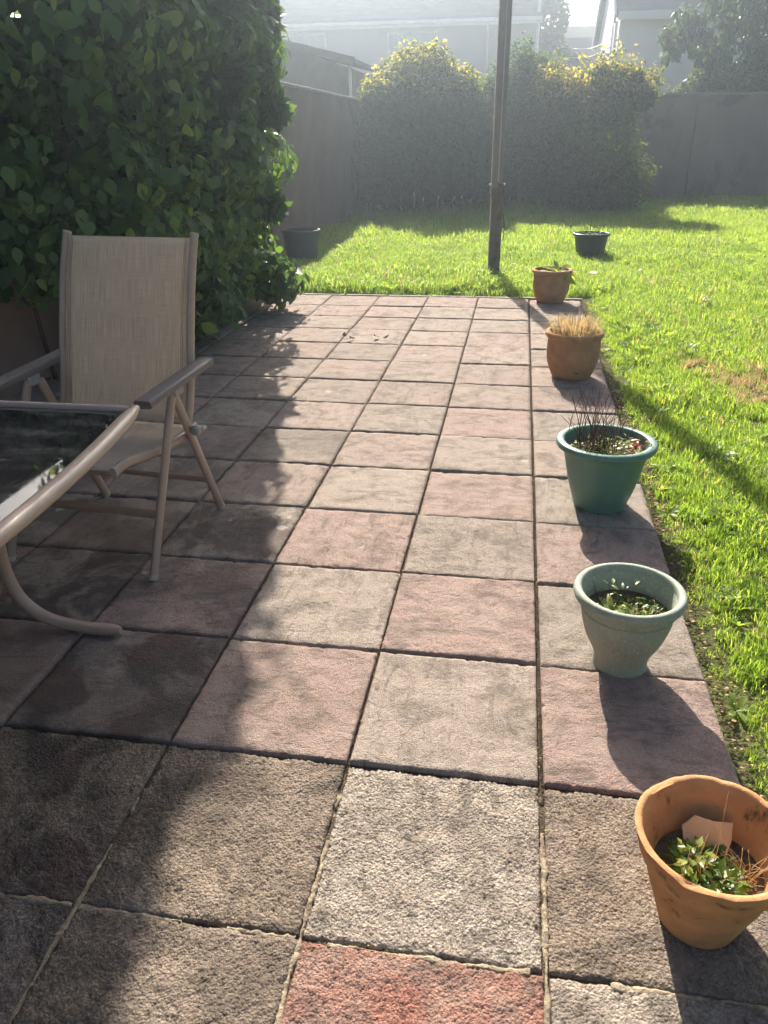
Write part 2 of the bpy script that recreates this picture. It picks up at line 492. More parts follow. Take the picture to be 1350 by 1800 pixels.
# ------------------------------------------------------------------ ground, patio, lawn
g = np_mesh('ground', [(-140, -140, -0.075), (140, -140, -0.075), (140, 140, -0.075), (-140, 140, -0.075)], [[(0, 1, 2, 3)]], M['ground'])
ground = link(bpy.data.objects.new('ground', g)); tag(ground, 'bare earth under the garden and the plots behind it', 'ground', kind='structure')

PX0, PX1 = -6.5*S, 1.0*S
PY0, PY1 = -5*S, 14*S
patio = empty('patio', (0, 0, 0))
tag(patio, 'weathered patio of square pink and buff concrete slabs', 'patio', kind='structure')
MB().box((PX0 - 0.02, PY0, -0.070), (PX1 - 0.006, PY1 - 0.005, -0.014)).build('joint_bed', M['joint'], patio)

def slab_mesh(name, n, coarse, seed, mat):
    rs = np.random.RandomState(seed)
    L = S - 0.0095
    g = np.linspace(-L/2, L/2, n)
    X, Y = np.meshgrid(g, g, indexing='ij')
    N = 128
    if coarse:
        a = fnoise(N, 0.010, 0.022, L, seed); b = fnoise(N, 0.06, 0.3, L, seed+1); c = fnoise(N, 0.0075, 0.011, L, seed+2)
        h = 0.0012*np.tanh(a*1.2) + 0.0012*b + 0.0013*c
    else:
        a = fnoise(N, 0.012, 0.03, L, seed); b = fnoise(N, 0.05, 0.45, L, seed+1)
        d = fnoise(N, 0.035, 0.2, L, seed+3)
        rid = -np.exp(-(d/0.09)**2)*np.clip(fnoise(N, 0.1, 0.45, L, seed+4), 0, 1.2)
        h = 0.0005*a + 0.0009*b + 0.0024*rid
    ii = np.clip((np.linspace(0, N-1, n)).astype(int), 0, N-1)
    Z = h[np.ix_(ii, ii)].copy()
    # rounded, chipped arris
    e = np.minimum(np.minimum(X + L/2, L/2 - X), np.minimum(Y + L/2, L/2 - Y))
    chip = np.clip(fnoise(N, 0.02, 0.12, L, seed+5), 0, 3)[np.ix_(ii, ii)]
    Z -= 0.0035*np.exp(-e/0.004) + 0.004*np.clip(chip - 0.6, 0, 1.5)*np.exp(-e/0.009)
    verts = np.stack([X.ravel(), Y.ravel(), Z.ravel()], 1)
    idx = np.arange(n*n).reshape(n, n)
    q = np.stack([idx[:-1, :-1].ravel(), idx[1:, :-1].ravel(), idx[1:, 1:].ravel(), idx[:-1, 1:].ravel()], 1)
    rim = np.concatenate([idx[:, 0], idx[-1, 1:], idx[-2::-1, -1], idx[0, -2:0:-1]])
    base = verts[rim].copy(); base[:, 2] = -0.045
    jit = fnoise(64, 0.02, 0.2, L, seed+6)[0]
    k = np.arange(len(rim))
    nb = len(verts)
    verts = np.concatenate([verts, base])
    sk = np.stack([rim, nb + k, nb + (k+1) % len(rim), np.roll(rim, -1)], 1)[:, ::-1]
    sk = np.stack([rim, nb + k, nb + (k+1) % len(rim), np.roll(rim, -1)], 1)
    return np_mesh(name, verts, [q, sk], mat, smooth=True)

NEARC = [slab_mesh('slab_coarse_near', 96, True, 100+10*i, M['slab_coarse']) for i in range(5)]
NEARR = [slab_mesh('slab_riven_near', 90, False, 200+10*i, M['slab_riven']) for i in range(6)]
FARR = [slab_mesh('slab_riven_far', 30, False, 300+10*i, M['slab_riven']) for i in range(7)]
FARC = [slab_mesh('slab_coarse_far', 30, True, 400+10*i, M['slab_coarse']) for i in range(3)]
P_ = (0.338, 0.240, 0.202); B_ = (0.335, 0.278, 0.228); G_ = (0.305, 0.258, 0.215); RD = (0.37, 0.175, 0.13)
LT = (0.405, 0.345, 0.28); BR = (0.29, 0.228, 0.17); PG = (0.330, 0.255, 0.212); DK = (0.20, 0.165, 0.145)
# colour by column (0 = right-hand column, 1.. leftwards) and row (from -1 = nearest)
TINTS = {
    0: {-1: LT, 0: BR, 1: P_, 2: G_, 3: P_, 4: G_, 5: PG, 6: G_, 7: P_, 8: PG, 9: G_},
    1: {-1: RD, 0: LT, 1: B_, 2: P_, 3: B_, 4: P_, 5: B_, 6: P_, 7: B_, 8: PG, 9: B_, 10: PG, 11: G_},
    2: {-1: BR, 0: BR, 1: P_, 2: B_, 3: P_, 4: B_, 5: PG, 6: B_, 7: PG, 8: B_, 9: PG, 10: B_},
    3: {-1: G_, 0: BR, 1: DK, 2: P_, 3: B_, 4: PG, 5: B_, 6: PG, 7: B_, 8: PG},
    4: {-1: G_, 0: DK, 1: P_, 2: B_, 3: PG, 4: B_, 5: PG},
}
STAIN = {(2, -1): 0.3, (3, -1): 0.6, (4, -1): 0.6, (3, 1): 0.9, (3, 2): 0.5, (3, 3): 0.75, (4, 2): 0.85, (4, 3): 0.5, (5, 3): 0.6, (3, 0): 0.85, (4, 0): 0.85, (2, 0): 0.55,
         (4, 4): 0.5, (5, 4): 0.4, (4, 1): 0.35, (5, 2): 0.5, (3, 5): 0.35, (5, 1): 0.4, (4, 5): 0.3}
rs = random.Random(5)
for r in range(-5, 14):
    for c in range(0, 8):
        xc = (0.5 - c)*S + (0.003 if c == 0 else 0)
        if xc < PX0: continue
        yc = (r + 0.5)*S
        coarse = r <= 0
        near = -1 <= r <= 3 and c <= 3
        ms = (NEARC if near else FARC) if coarse else (NEARR if near else FARR)
        o = bpy.data.objects.new('paving_slab', rs.choice(ms))
        o.location = (xc + rs.uniform(-.0015, .0015), yc + rs.uniform(-.0015, .0015), (-0.004 if coarse else 0.002) + rs.uniform(-.003, .003) - (0.004 if (c == 0 and not coarse) else 0))
        o.rotation_euler = (rs.uniform(-.006, .006), rs.uniform(-.006, .006), rs.choice((0, 1, 2, 3))*math.pi/2 + rs.uniform(-.003, .003))
        t = TINTS.get(c, {}).get(r) or rs.choice((P_, B_, PG, B_, G_))
        k = rs.uniform(0.9, 1.08)
        if r >= 7: t = tuple(0.5*a + 0.5*b for a, b in zip(t, PG))
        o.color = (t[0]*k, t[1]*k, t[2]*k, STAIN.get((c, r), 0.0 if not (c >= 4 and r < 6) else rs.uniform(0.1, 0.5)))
        link(o, patio)

# pale mortar still sitting in the nearest joints
def mortar(x0, y0, x1, y1, w, seed):
    rs_ = np.random.RandomState(seed)
    L = math.hypot(x1-x0, y1-y0); n = max(8, int(L/0.004))
    d = np.array([(x1-x0)/L, (y1-y0)/L]); p = np.array([-d[1], d[0]])
    def sm(k):
        a = rs_.randn(n+k); return np.convolve(a, np.ones(k)/k, 'same')[:n]*math.sqrt(k)
    wob, wid, hh = sm(11), sm(9), sm(5)
    vs_, fs_ = [], []
    for i in range(n):
        c = np.array([x0, y0]) + d*L*i/(n-1) + p*wob[i]*0.0012
        ww = max(0.0025, 0.9*w*(1 + 0.28*wid[i])); top = -0.0065 + 0.0013*hh[i] - (0.01 if (math.sin(i*0.05+seed) > 0.86) else 0)
        for s_, z in ((-1, -0.03), (-0.95, top-0.0025), (-0.4, top), (0.4, top), (0.95, top-0.0025), (1, -0.03)):
            q = c + p*ww*s_; vs_.append((q[0], q[1], z))
    for i in range(n-1):
        for k in range(5):
            a = i*6+k; fs_.append((a, a+6, a+7, a+1))
    MB().add(vs_, fs_).build('mortar_joint', M['mortar'], patio, smooth=True)
for x, y0, y1, w in ((0.002, -1.2*S, 0.93*S, 0.0058), (-S, -1.2*S, 0.80*S, 0.0064), (-2*S, -1.2*S, 0.62*S, 0.0062)):
    mortar(x, y0, x, y1, w, int(abs(x)*100) + 3)
for x0, x1, y in ((-4*S, -2.02*S, 0.0), (-1.98*S, -1.02*S, 0.0), (-0.98*S, -0.06*S, -0.004), (0.25*S, 0.98*S, -0.004)):
    mortar(x0, y, x1, y, 0.0066, int(abs(x0)*50) + 11)

# edging strip across the far end of the patio
for i in range(9):
    x0 = -6.4*S + i*0.40
    x1 = min(x0 + 0.392, 0.47)
    if x1 - x0 < 0.05: continue
    o = MB().box((x0, PY1 + 0.004, -0.06), (x1, PY1 + 0.052, 0.006 + rs.uniform(-.003, .004)), 0.006).build('edging_kerb', M['edging'], patio)

# lawn sheet
def lawn_z(x, y):
    z = 0.012*math.sin(x*1.7+0.4)*math.cos(y*1.1) + 0.008*math.sin(x*4.1+y*2.3)
    e = min(1.0, max(0.0, max(x - 0.46, y - 6.40)/0.25))
    return -0.03 + e*(0.03 + z)
def lawn_sheet(name, xs, ys):
    vs_ = [(x, y, lawn_z(x, y)) for x in xs for y in ys]
    m = len(ys)
    fs_ = [(i*m+j, (i+1)*m+j, (i+1)*m+j+1, i*m+j+1) for i in range(len(xs)-1) for j in range(m-1)]
    o = MB().add(vs_, fs_).build(name, M['lawn'], None, smooth=True)
    return o
lw = lawn_sheet('lawn', list(np.concatenate([np.linspace(0.44, 1.2, 14), np.linspace(1.35, 14, 60)])), list(np.linspace(-4, 19.2, 120)))
tag(lw, 'sunlit lawn to the right of the patio', 'lawn', kind='structure')
lw2 = lawn_sheet('lawn', list(np.linspace(-3.3, 0.44, 26)), list(np.concatenate([np.linspace(PY1 + 0.045, 7.2, 10), np.linspace(7.35, 18.5, 70)])))
tag(lw2, 'lawn beyond the far edge of the patio', 'lawn', kind='structure')

# ------------------------------------------------------------------ grass
def blade_tuft(name, n, rad, hmin, hmax, width, mat, seed, droop=0.6, tlo=0.0, thi=0.9):
    rs_ = np.random.RandomState(seed)
    V, F3, F4, T = [], [], [], []
    for i in range(n):
        a = rs_.rand()*2*math.pi; rr = rad*math.sqrt(rs_.rand())
        x, y = rr*math.cos(a), rr*math.sin(a)
        h = hmin + (hmax-hmin)*rs_.rand()**1.3
        d = rs_.rand()*2*math.pi; lean = droop*h*(0.25 + rs_.rand())
        dx, dy = math.cos(d)*lean, math.sin(d)*lean
        t = d + math.pi/2 + rs_.uniform(-.6, .6)
        wx, wy = math.cos(t)*width*(0.7+0.6*rs_.rand()), math.sin(t)*width*(0.7+0.6*rs_.rand())
        tv = tlo + (thi-tlo)*rs_.rand()
        if rs_.rand() < 0.07: tv = min(1.0, tv + 0.4)
        b = len(V)
        V += [(x-wx, y-wy, -0.01), (x+wx, y+wy, -0.01),
              (x+dx*.22-wx*.9, y+dy*.22-wy*.9, h*.5), (x+dx*.22+wx*.9, y+dy*.22+wy*.9, h*.5),
              (x+dx*.6-wx*.6, y+dy*.6-wy*.6, h*.82), (x+dx*.6+wx*.6, y+dy*.6+wy*.6, h*.82),
              (x+dx, y+dy, h*(0.98-0.25*rs_.rand()))]
        F4 += [(b, b+1, b+3, b+2), (b+2, b+3, b+5, b+4)]
        F3 += [(b+4, b+5, b+6)]
        T += [tv]*7
    me = np_mesh(name, V, [F4, F3], mat, smooth=True, tint=T)
    return bpy.data.objects.new(name, me)

tuft_col = bpy.data.collections.new('grass_tufts')
tufts = []
for i in range(5): tufts.append(blade_tuft('a_tuft%d' % i, 40, 0.050, 0.018, 0.066, 0.0016, M['grass'], 20+i, 0.7, 0.0, 0.85))          # 0-4 short
for i in range(4): tufts.append(blade_tuft('b_tuft%d' % i, 54, 0.12, 0.035, 0.095, 0.0028, M['grass'], 40+i, 0.55, 0.05, 0.9))           # 5-8 far, wider
for i in range(3): tufts.append(blade_tuft('c_tuft%d' % i, 26, 0.05, 0.03, 0.08, 0.0022, M['dry_grass'], 60+i, 0.9, 0, 1))              # 9-11 dry
def rosette(name, n, ln, wd, seed):
    rs_ = np.random.RandomState(seed); V, F4, T = [], [], []
    for i in range(n):
        a = 6.283*i/n + rs_.uniform(-.3, .3); l = ln*rs_.uniform(.6, 1.1); up = rs_.uniform(.3, .9); tv = rs_.uniform(.3, .8)
        ca, sa = math.cos(a), math.sin(a); b = len(V)
        for t_, w_ in ((0.05, .2), (.35, .7), (.7, 1.0), (1.0, .15)):
            r_, z_ = l*t_, l*up*t_*(1.25 - t_*.75); w2 = wd*w_
            V.extend([(r_*ca - w2*sa, r_*sa + w2*ca, z_ + w2*.25), (r_*ca, r_*sa, z_), (r_*ca + w2*sa, r_*sa - w2*ca, z_ + w2*.25)])
        for q in range(3):
            k_ = b + q*3; F4.extend([(k_, k_+1, k_+4, k_+3), (k_+1, k_+2, k_+5, k_+4)])
        T += [tv]*12
    return bpy.data.objects.new(name, np_mesh(name, V, [F4], M['grass'], True, T))
for i in range(3): tufts.append(rosette('d_tuft%d' % i, 7 + i, 0.07 + 0.015*i, 0.011 + 0.002*i, 300 + i))     # 12-14 broad weeds
for t in tufts: tuft_col.objects.link(t)

def gn_scatter(name, pts, rots, scl, pick):
    me = bpy.data.meshes.new(name)
    n = len(pts)
    me.vertices.add(n)
    me.vertices.foreach_set('co', np.asarray(pts, np.float32).ravel())
    a = me.attributes.new('rot', 'FLOAT_VECTOR', 'POINT'); a.data.foreach_set('vector', np.asarray(rots, np.float32).ravel())
    a = me.attributes.new('scl', 'FLOAT', 'POINT'); a.data.foreach_set('value', np.asarray(scl, np.float32))
    a = me.attributes.new('pick', 'INT', 'POINT'); a.data.foreach_set('value', np.asarray(pick, np.int32))
    o = link(bpy.data.objects.new(name, me))
    ng = bpy.data.node_groups.new(name, 'GeometryNodeTree')
    ng.interface.new_socket('Geometry', in_out='INPUT', socket_type='NodeSocketGeometry')
    ng.interface.new_socket('Geometry', in_out='OUTPUT', socket_type='NodeSocketGeometry')
    gi = ng.nodes.new('NodeGroupInput'); go = ng.nodes.new('NodeGroupOutput')
    iop = ng.nodes.new('GeometryNodeInstanceOnPoints')
    ci = ng.nodes.new('GeometryNodeCollectionInfo')
    ci.inputs['Collection'].default_value = tuft_col
    ci.inputs['Separate Children'].default_value = True
    ci.inputs['Reset Children'].default_value = True
    def attr(nm, dt):
        x = ng.nodes.new('GeometryNodeInputNamedAttribute'); x.data_type = dt
        x.inputs['Name'].default_value = nm
        return x.outputs['Attribute']
    L = ng.links.new
    L(gi.outputs[0], iop.inputs['Points']); L(ci.outputs[0], iop.inputs['Instance'])
    iop.inputs['Pick Instance'].default_value = True
    L(attr('pick', 'INT'), iop.inputs['Instance Index'])
    e2r = ng.nodes.new('FunctionNodeEulerToRotation')
    L(attr('rot', 'FLOAT_VECTOR'), e2r.inputs[0]); L(e2r.outputs[0], iop.inputs['Rotation'])
    L(attr('scl', 'FLOAT'), iop.inputs['Scale'])
    L(iop.outputs[0], go.inputs[0])
    md = o.modifiers.new('scatter', 'NODES'); md.node_group = ng
    return o

vn_off = RS.rand(64, 64)
def vnoise(x, y, sc):
    x, y = x*sc, y*sc
    xi, yi = np.floor(x).astype(int), np.floor(y).astype(int)
    fx, fy = x-xi, y-yi
    fx, fy = fx*fx*(3-2*fx), fy*fy*(3-2*fy)
    g = lambda a, b: vn_off[a % 64, b % 64]
    return (g(xi, yi)*(1-fx)+g(xi+1, yi)*fx)*(1-fy) + (g(xi, yi+1)*(1-fx)+g(xi+1, yi+1)*fx)*fy

def dry_w(x, y):
    d1 = ((x-1.30)/0.24)**2 + ((y-3.65)/0.40)**2
    d2 = ((x-1.02)/0.13)**2 + ((y-4.15)/0.22)**2
    d3 = ((x-1.5)/0.3)**2 + ((y-3.4)/0.3)**2
    return np.exp(-np.minimum(np.minimum(d1, d2), d3))
def scatter_region(name, rects, label, cat):
    PT, RT, SCL, PK = [], [], [], []
    for (x0, x1, y0, y1, dens, far, sc0) in rects:
        n = int((x1-x0)*(y1-y0)*dens)
        x = RS.uniform(x0, x1, n); y = RS.uniform(y0, y1, n)
        nz = vnoise(x, y, 2.3); nz2 = vnoise(x+9, y+3, 0.8)
        edge = np.maximum(x - 0.458 - 0.035*vnoise(x*0+3, y, 4.0), y - 6.385)
        dw = dry_w(x, y)
        keep = (edge > 0) & (RS.rand(n) < np.clip(edge/0.10, 0.22, 1.0)*np.where(dw > 0.5, 0.75, 1.0))
        x, y, nz, nz2, edge, dw = (q[keep] for q in (x, y, nz, nz2, edge, dw))
        n = len(x)
        z = np.array([lawn_z(a, b) for a, b in zip(x, y)])
        s_ = sc0*(0.6 + 0.75*nz)*(0.75+0.5*nz2)*RS.uniform(0.75, 1.2, n)*np.clip(0.42 + edge*2.2, 0.42, 1.0)
        s_ *= np.where(dw > 0.45, 0.6, 1.0)
        pk = RS.randint(5, 9, n) if far else RS.randint(0, 5, n)
        dry = RS.rand(n) < np.clip(dw*1.3 - 0.25, 0.015, 0.9)
        pk = np.where(dry, RS.randint(9, 12, n), pk)
        if not far:
            wd_ = RS.rand(n) < np.where(edge < 0.3, 0.07, 0.02)
            pk = np.where(wd_, RS.randint(12, 15, n), pk); s_ = np.where(wd_, np.maximum(s_, 0.7), s_)
        PT.append(np.stack([x, y, z], 1)); SCL.append(s_); PK.append(pk)
        RT.append(np.stack([RS.uniform(-.3, .3, n), RS.uniform(-.3, .3, n), RS.uniform(0, 6.28, n)], 1))
    o = gn_scatter(name, np.concatenate(PT), np.concatenate(RT), np.concatenate(SCL), np.concatenate(PK))
    tag(o, label, cat, kind='stuff')
    return o
scatter_region('grass', [(0.46, 1.9, -0.8, 3.0, 900, False, 0.95), (0.46, 2.6, 3.0, 6.4, 620, False, 1.05), (2.6, 4.5, 4.0, 6.4, 200, True, 0.8),
                         (0.44, 3.2, 6.4, 10.0, 420, False, 1.35), (3.2, 7.0, 6.4, 10.0, 90, True, 0.9), (0.44, 9, 10.0, 14.4, 95, True, 0.95), (0.44, 10, 14.4, 18.3, 75, True, 1.1)],
               'lush backlit grass of the lawn on the right', 'grass')
scatter_region('grass', [(-3.1, 0.44, 6.38, 10.0, 420, False, 1.35), (-3.15, 0.44, 10.0, 14.0, 110, True, 1.0), (-3.3, 0.44, 14.0, 17.6, 95, True, 1.3)],
               'long grass past the far end of the patio', 'grass')

# ------------------------------------------------------------------ leaf clouds
def ovate_leaf(stations, fold=0.18, curl=0.25):
    """unit leaf along +Y, normal +Z; list of (t, halfwidth)"""
    V, F3, F4 = [], [], []
    for t, w in stations:
        z = -curl*t*t
        V += [(-w, t, z + fold*w), (0, t, z), (w, t, z + fold*w)]
    for i in range(len(stations)-1):
        a = i*3
        F4 += [(a, a+1, a+4, a+3), (a+1, a+2, a+5, a+4)]
    return np.array(V, float), np.array(F4, int)
BROAD = ovate_leaf([(0, 0.02), (0.14, 0.18), (0.40, 0.345), (0.66, 0.29), (0.87, 0.115), (1.0, 0.005)])
LANCE = ovate_leaf([(0, 0.02), (0.25, 0.15), (0.55, 0.17), (0.8, 0.10), (1.0, 0.005)], 0.2, 0.35)
SMALL = ovate_leaf([(0, 0.03), (0.45, 0.28), (1.0, 0.02)], 0.2, 0.15)

def frames(n, nrm, up_bias, rs_, tip=None):
    """leaf frames: leaf normal near nrm, tip direction hanging down/outwards"""
    N = nrm + rs_.randn(n, 3)*0.45 + np.array([0, 0, up_bias])
    N /= np.linalg.norm(N, axis=1)[:, None]
    D = (np.array([0, 0, -0.8]) + rs_.randn(n, 3)*0.55) if tip is None else tip + rs_.randn(n, 3)*0.45
    D = D - N*np.sum(D*N, 1)[:, None]
    D /= np.linalg.norm(D, axis=1)[:, None]
    Xa = np.cross(D, N)
    return Xa, D, N

def leaf_mesh(name, leaf, pos, fr, size, tint, mat):
    V, F = leaf
    Xa, D, N = fr
    n, k = len(pos), len(V)
    W = (pos[:, None, :] + size[:, None, None]*(V[None, :, 0, None]*Xa[:, None, :] + V[None, :, 1, None]*D[:, None, :] + V[None, :, 2, None]*N[:, None, :]))
    Fq = (F[None] + (np.arange(n)*k)[:, None, None]).reshape(-1, 4)
    return np_mesh(name, W.reshape(-1, 3), [Fq], mat, smooth=True, tint=np.repeat(tint, k))

def project(p):
    d = np.asarray(p) - CAMPOS
    z = d @ _f
    return 675 + 1368.25*(d @ _r)/z, 900 - 1368.25*(d @ _u)/z, z

def blob_points(blobs, n, rs_, depth=0.3):
    """points on the shells of the union of ellipsoids ((cx,cy,cz),(rx,ry,rz))"""
    ar = np.array([b[1][0]*b[1][1] + b[1][1]*b[1][2] + b[1][0]*b[1][2] for b in blobs])
    which = rs_.choice(len(blobs), n, p=ar/ar.sum())
    d = rs_.randn(n, 3); d /= np.linalg.norm(d, axis=1)[:, None]
    Cn = np.array([b[0] for b in blobs])[which]; Rn = np.array([b[1] for b in blobs])[which]
    q = 1 - depth*rs_.rand(n)**1.6
    P = Cn + d*Rn*q[:, None]
    nr = d/Rn; nr /= np.linalg.norm(nr, axis=1)[:, None]
    inside = np.zeros(n, bool)
    for (c, r) in blobs:
        e = np.sum(((P - np.array(c))/np.array(r))**2, 1)
        inside |= e < 0.55
    return P[~inside], nr[~inside], q[~inside]

# ------------------------------------------------------------------ hedge on the left
rsH = np.random.RandomState(3)
hedge = empty('climbing_hedge', (-2.5, 4.8, 0))
tag(hedge, 'tall broad-leaved green hedge growing over the left wall behind the sling chair', 'hedge')
hb = []
for z in np.arange(0.45, 4.3, 0.36):
    k = 1.0 - (0.15*(2.0-z)/2.0 if z < 2 else 0.17*(z-2.0)/2.0)
    for y in np.arange(3.35, 6.0, 0.42):
        t = (y-3.35)/2.6
        bulge = 0.64 + 0.14*math.sin(math.pi*min(1, t*1.2))
        low = min(1.0, 0.45 + z*0.75) if y < 4.6 else min(1.0, 0.58 + z*0.40)
        if y < 4.1 and z < 0.7: continue
        if z > 3.55 and y < 5.5: k *= 0.95
        hb.append(((-2.58 + rsH.uniform(-.05, .05), y + rsH.uniform(-.08, .08), z + rsH.uniform(-.05, .05)),
                   (bulge*low*k*rsH.uniform(0.84, 1.10), 0.42*rsH.uniform(0.8, 1.15), 0.34*rsH.uniform(0.85, 1.2))))
for y, z, rx in ((3.05, 1.2, .32), (3.08, 1.5, .32), (3.05, 0.85, .3)):
    hb.append(((-2.74, y, z), (rx, 0.30, 0.34)))
hb.append(((-2.12, 5.55, 0.28), (0.26, 0.30, 0.20)))       # low spray by the ground
hb.append(((-2.30, 4.45, 0.30), (0.26, 0.30, 0.24)))
for i in range(26):                                          # loose sprays on the sunny flank
    yy, zz = rsH.uniform(4.3, 5.7), rsH.uniform(0.9, 3.4)
    xx = -2.09 + rsH.uniform(-.06, .10) - 0.05*abs(zz-2.2) - 0.12*max(0, yy-5.2)
    for t in range(3):
        hb.append(((xx + 0.06*t, yy + rsH.uniform(-.05, .05), zz + rsH.uniform(-.06, .04)*t), (0.08 - 0.018*t, 0.08 - 0.018*t, 0.06)))
Pp, Nn, Q = blob_points(hb, 50000, rsH, 0.35)
keep = (Pp[:, 0] > -3.05) & (Pp[:, 2] > 0.05)
Pp, Nn, Q = Pp[keep], Nn[keep], Q[keep]
n = len(Pp)
size = 0.035 + 0.085*rsH.beta(1.5, 1.7, n)
tint = np.clip(rsH.beta(1.8, 2.6, n) + 0.3*(vnoise(Pp[:, 1]*3, Pp[:, 2]*3, 1.0)-0.5), 0, 1)
fr = frames(n, Nn, 0.25, rsH)
pu, pv, pz = project(Pp)
toc = CAMPOS - Pp; toc /= np.linalg.norm(toc, axis=1)[:, None]
face = np.sum(fr[2]*toc, 1)
score = np.where((pu > 5) & (pu < 520) & (pv > 5) & (pv < 640) & (Q > 0.9), size*np.abs(face)/pz, 0)
chair_mask = (pu > 115) & (pu < 345) & (pv > 405)
score[chair_mask] = 0
pickidx = np.argsort(-score)[:290]
rest = np.ones(n, bool); rest[pickidx] = False
me = leaf_mesh('foliage', BROAD, Pp[rest] - np.array(hedge.location), tuple(a[rest] for a in fr), size[rest], tint[rest], M['hedge_leaf'])
fo = link(bpy.data.objects.new('foliage', me), hedge); fo['kind'] = 'stuff'
leafs = []
for i, tv in enumerate((0.15, 0.35, 0.5, 0.65, 0.82, 0.95)):
    V, F = BROAD
    leafs.append(np_mesh('leaf', V*np.array([1, 1, 1 + 0.3*i]), [F], M['hedge_leaf'], True, np.full(len(V), tv)))
for i in pickidx:
    o = bpy.data.objects.new('leaf', leafs[min(5, int(tint[i]*1.15*6))])
    s_ = size[i]*1.05
    Xa, D, N = (a[i]*s_ for a in fr)
    p = Pp[i] - np.array(hedge.location)
    o.matrix_local = Matrix(((Xa[0], D[0], N[0], p[0]), (Xa[1], D[1], N[1], p[1]), (Xa[2], D[2], N[2], p[2]), (0, 0, 0, 1)))
    COL.objects.link(o); o.parent = hedge
st = MB()
for i in range(16):
    y = 3.2 + i*0.18; x = -2.75 + rsH.uniform(-.15, .2)
    pts = [(x, y, 0), (x + rsH.uniform(-.1, .15), y + rsH.uniform(-.15, .15), 0.7), (x + rsH.uniform(-.1, .25), y + rsH.uniform(-.3, .3), 1.6), (x + rsH.uniform(0, .4), y + rsH.uniform(-.4, .4), 2.6 + rsH.rand())]
    pp = smooth_path(pts, 4)
    pp = [q - np.array(hedge.location) for q in pp]
    st.tube(pp, 0.014, n=6, taper=list(np.linspace(1, 0.35, len(pp))))
so = st.build('stem', M['bark'], hedge, True)
# leaves deep inside make the hedge opaque
NI = 17000
ki = rsH.choice(len(hb), NI)
d = rsH.randn(NI, 3); d /= np.linalg.norm(d, axis=1)[:, None]
Pi = np.array([hb[i][0] for i in ki]) + d*np.array([hb[i][1] for i in ki])*(0.72*rsH.rand(NI)**0.5)[:, None]
Pi = Pi[(Pi[:, 0] > -3.0) & (Pi[:, 2] > 0.1)]
ni = len(Pi)
fi = frames(ni, rsH.randn(ni, 3), 0.2, rsH)
io = link(bpy.data.objects.new('inner_foliage', leaf_mesh('inner_foliage', BROAD, Pi - np.array(hedge.location), fi, rsH.uniform(0.10, 0.17, ni), rsH.uniform(0, 0.4, ni), M['hedge_leaf'])), hedge)
io['kind'] = 'stuff'

# ------------------------------------------------------------------ garden walls
def wall_run(name, a, b, h, th, label, piers=0):
    a = np.array(a, float); b = np.array(b, float)
    d = b - a; L = np.linalg.norm(d); d /= L; p = np.array([-d[1], d[0]])
    o = empty(name, (a[0], a[1], 0), math.atan2(d[1], d[0]))
    MB().box((0, -th/2, -0.3), (L, th/2, h - 0.05), 0.004).build('wall_body', M['wall'], o)
    n = int(L/0.9)
    for i in range(n):
        MB().box((i*L/n + 0.004, -th/2 - 0.025, h - 0.052), ((i+1)*L/n - 0.004, th/2 + 0.025, h + rs.uniform(-.004, .004)), 0.008).build('coping_stone', M['coping'], o)
    for k in range(piers):
        x = (k + 0.5)*L/piers
        MB().box((x - 0.2, -th/2 - 0.06, -0.3), (x + 0.2, -th/2 + 0.01, h - 0.055), 0.006).build('pier', M['wall'], o)
    tag(o, label, 'wall')
    return o
wall_run('side_wall', (-2.95, -3.0), (-3.25, 16.45), 1.93, 0.16, 'shaded rendered boundary wall running along the left side of the garden')
wall_run('back_wall', (-3.4, 16.55), (10.5, 19.9), 2.05, 0.16, 'brown rendered wall across the far end of the lawn', 5)

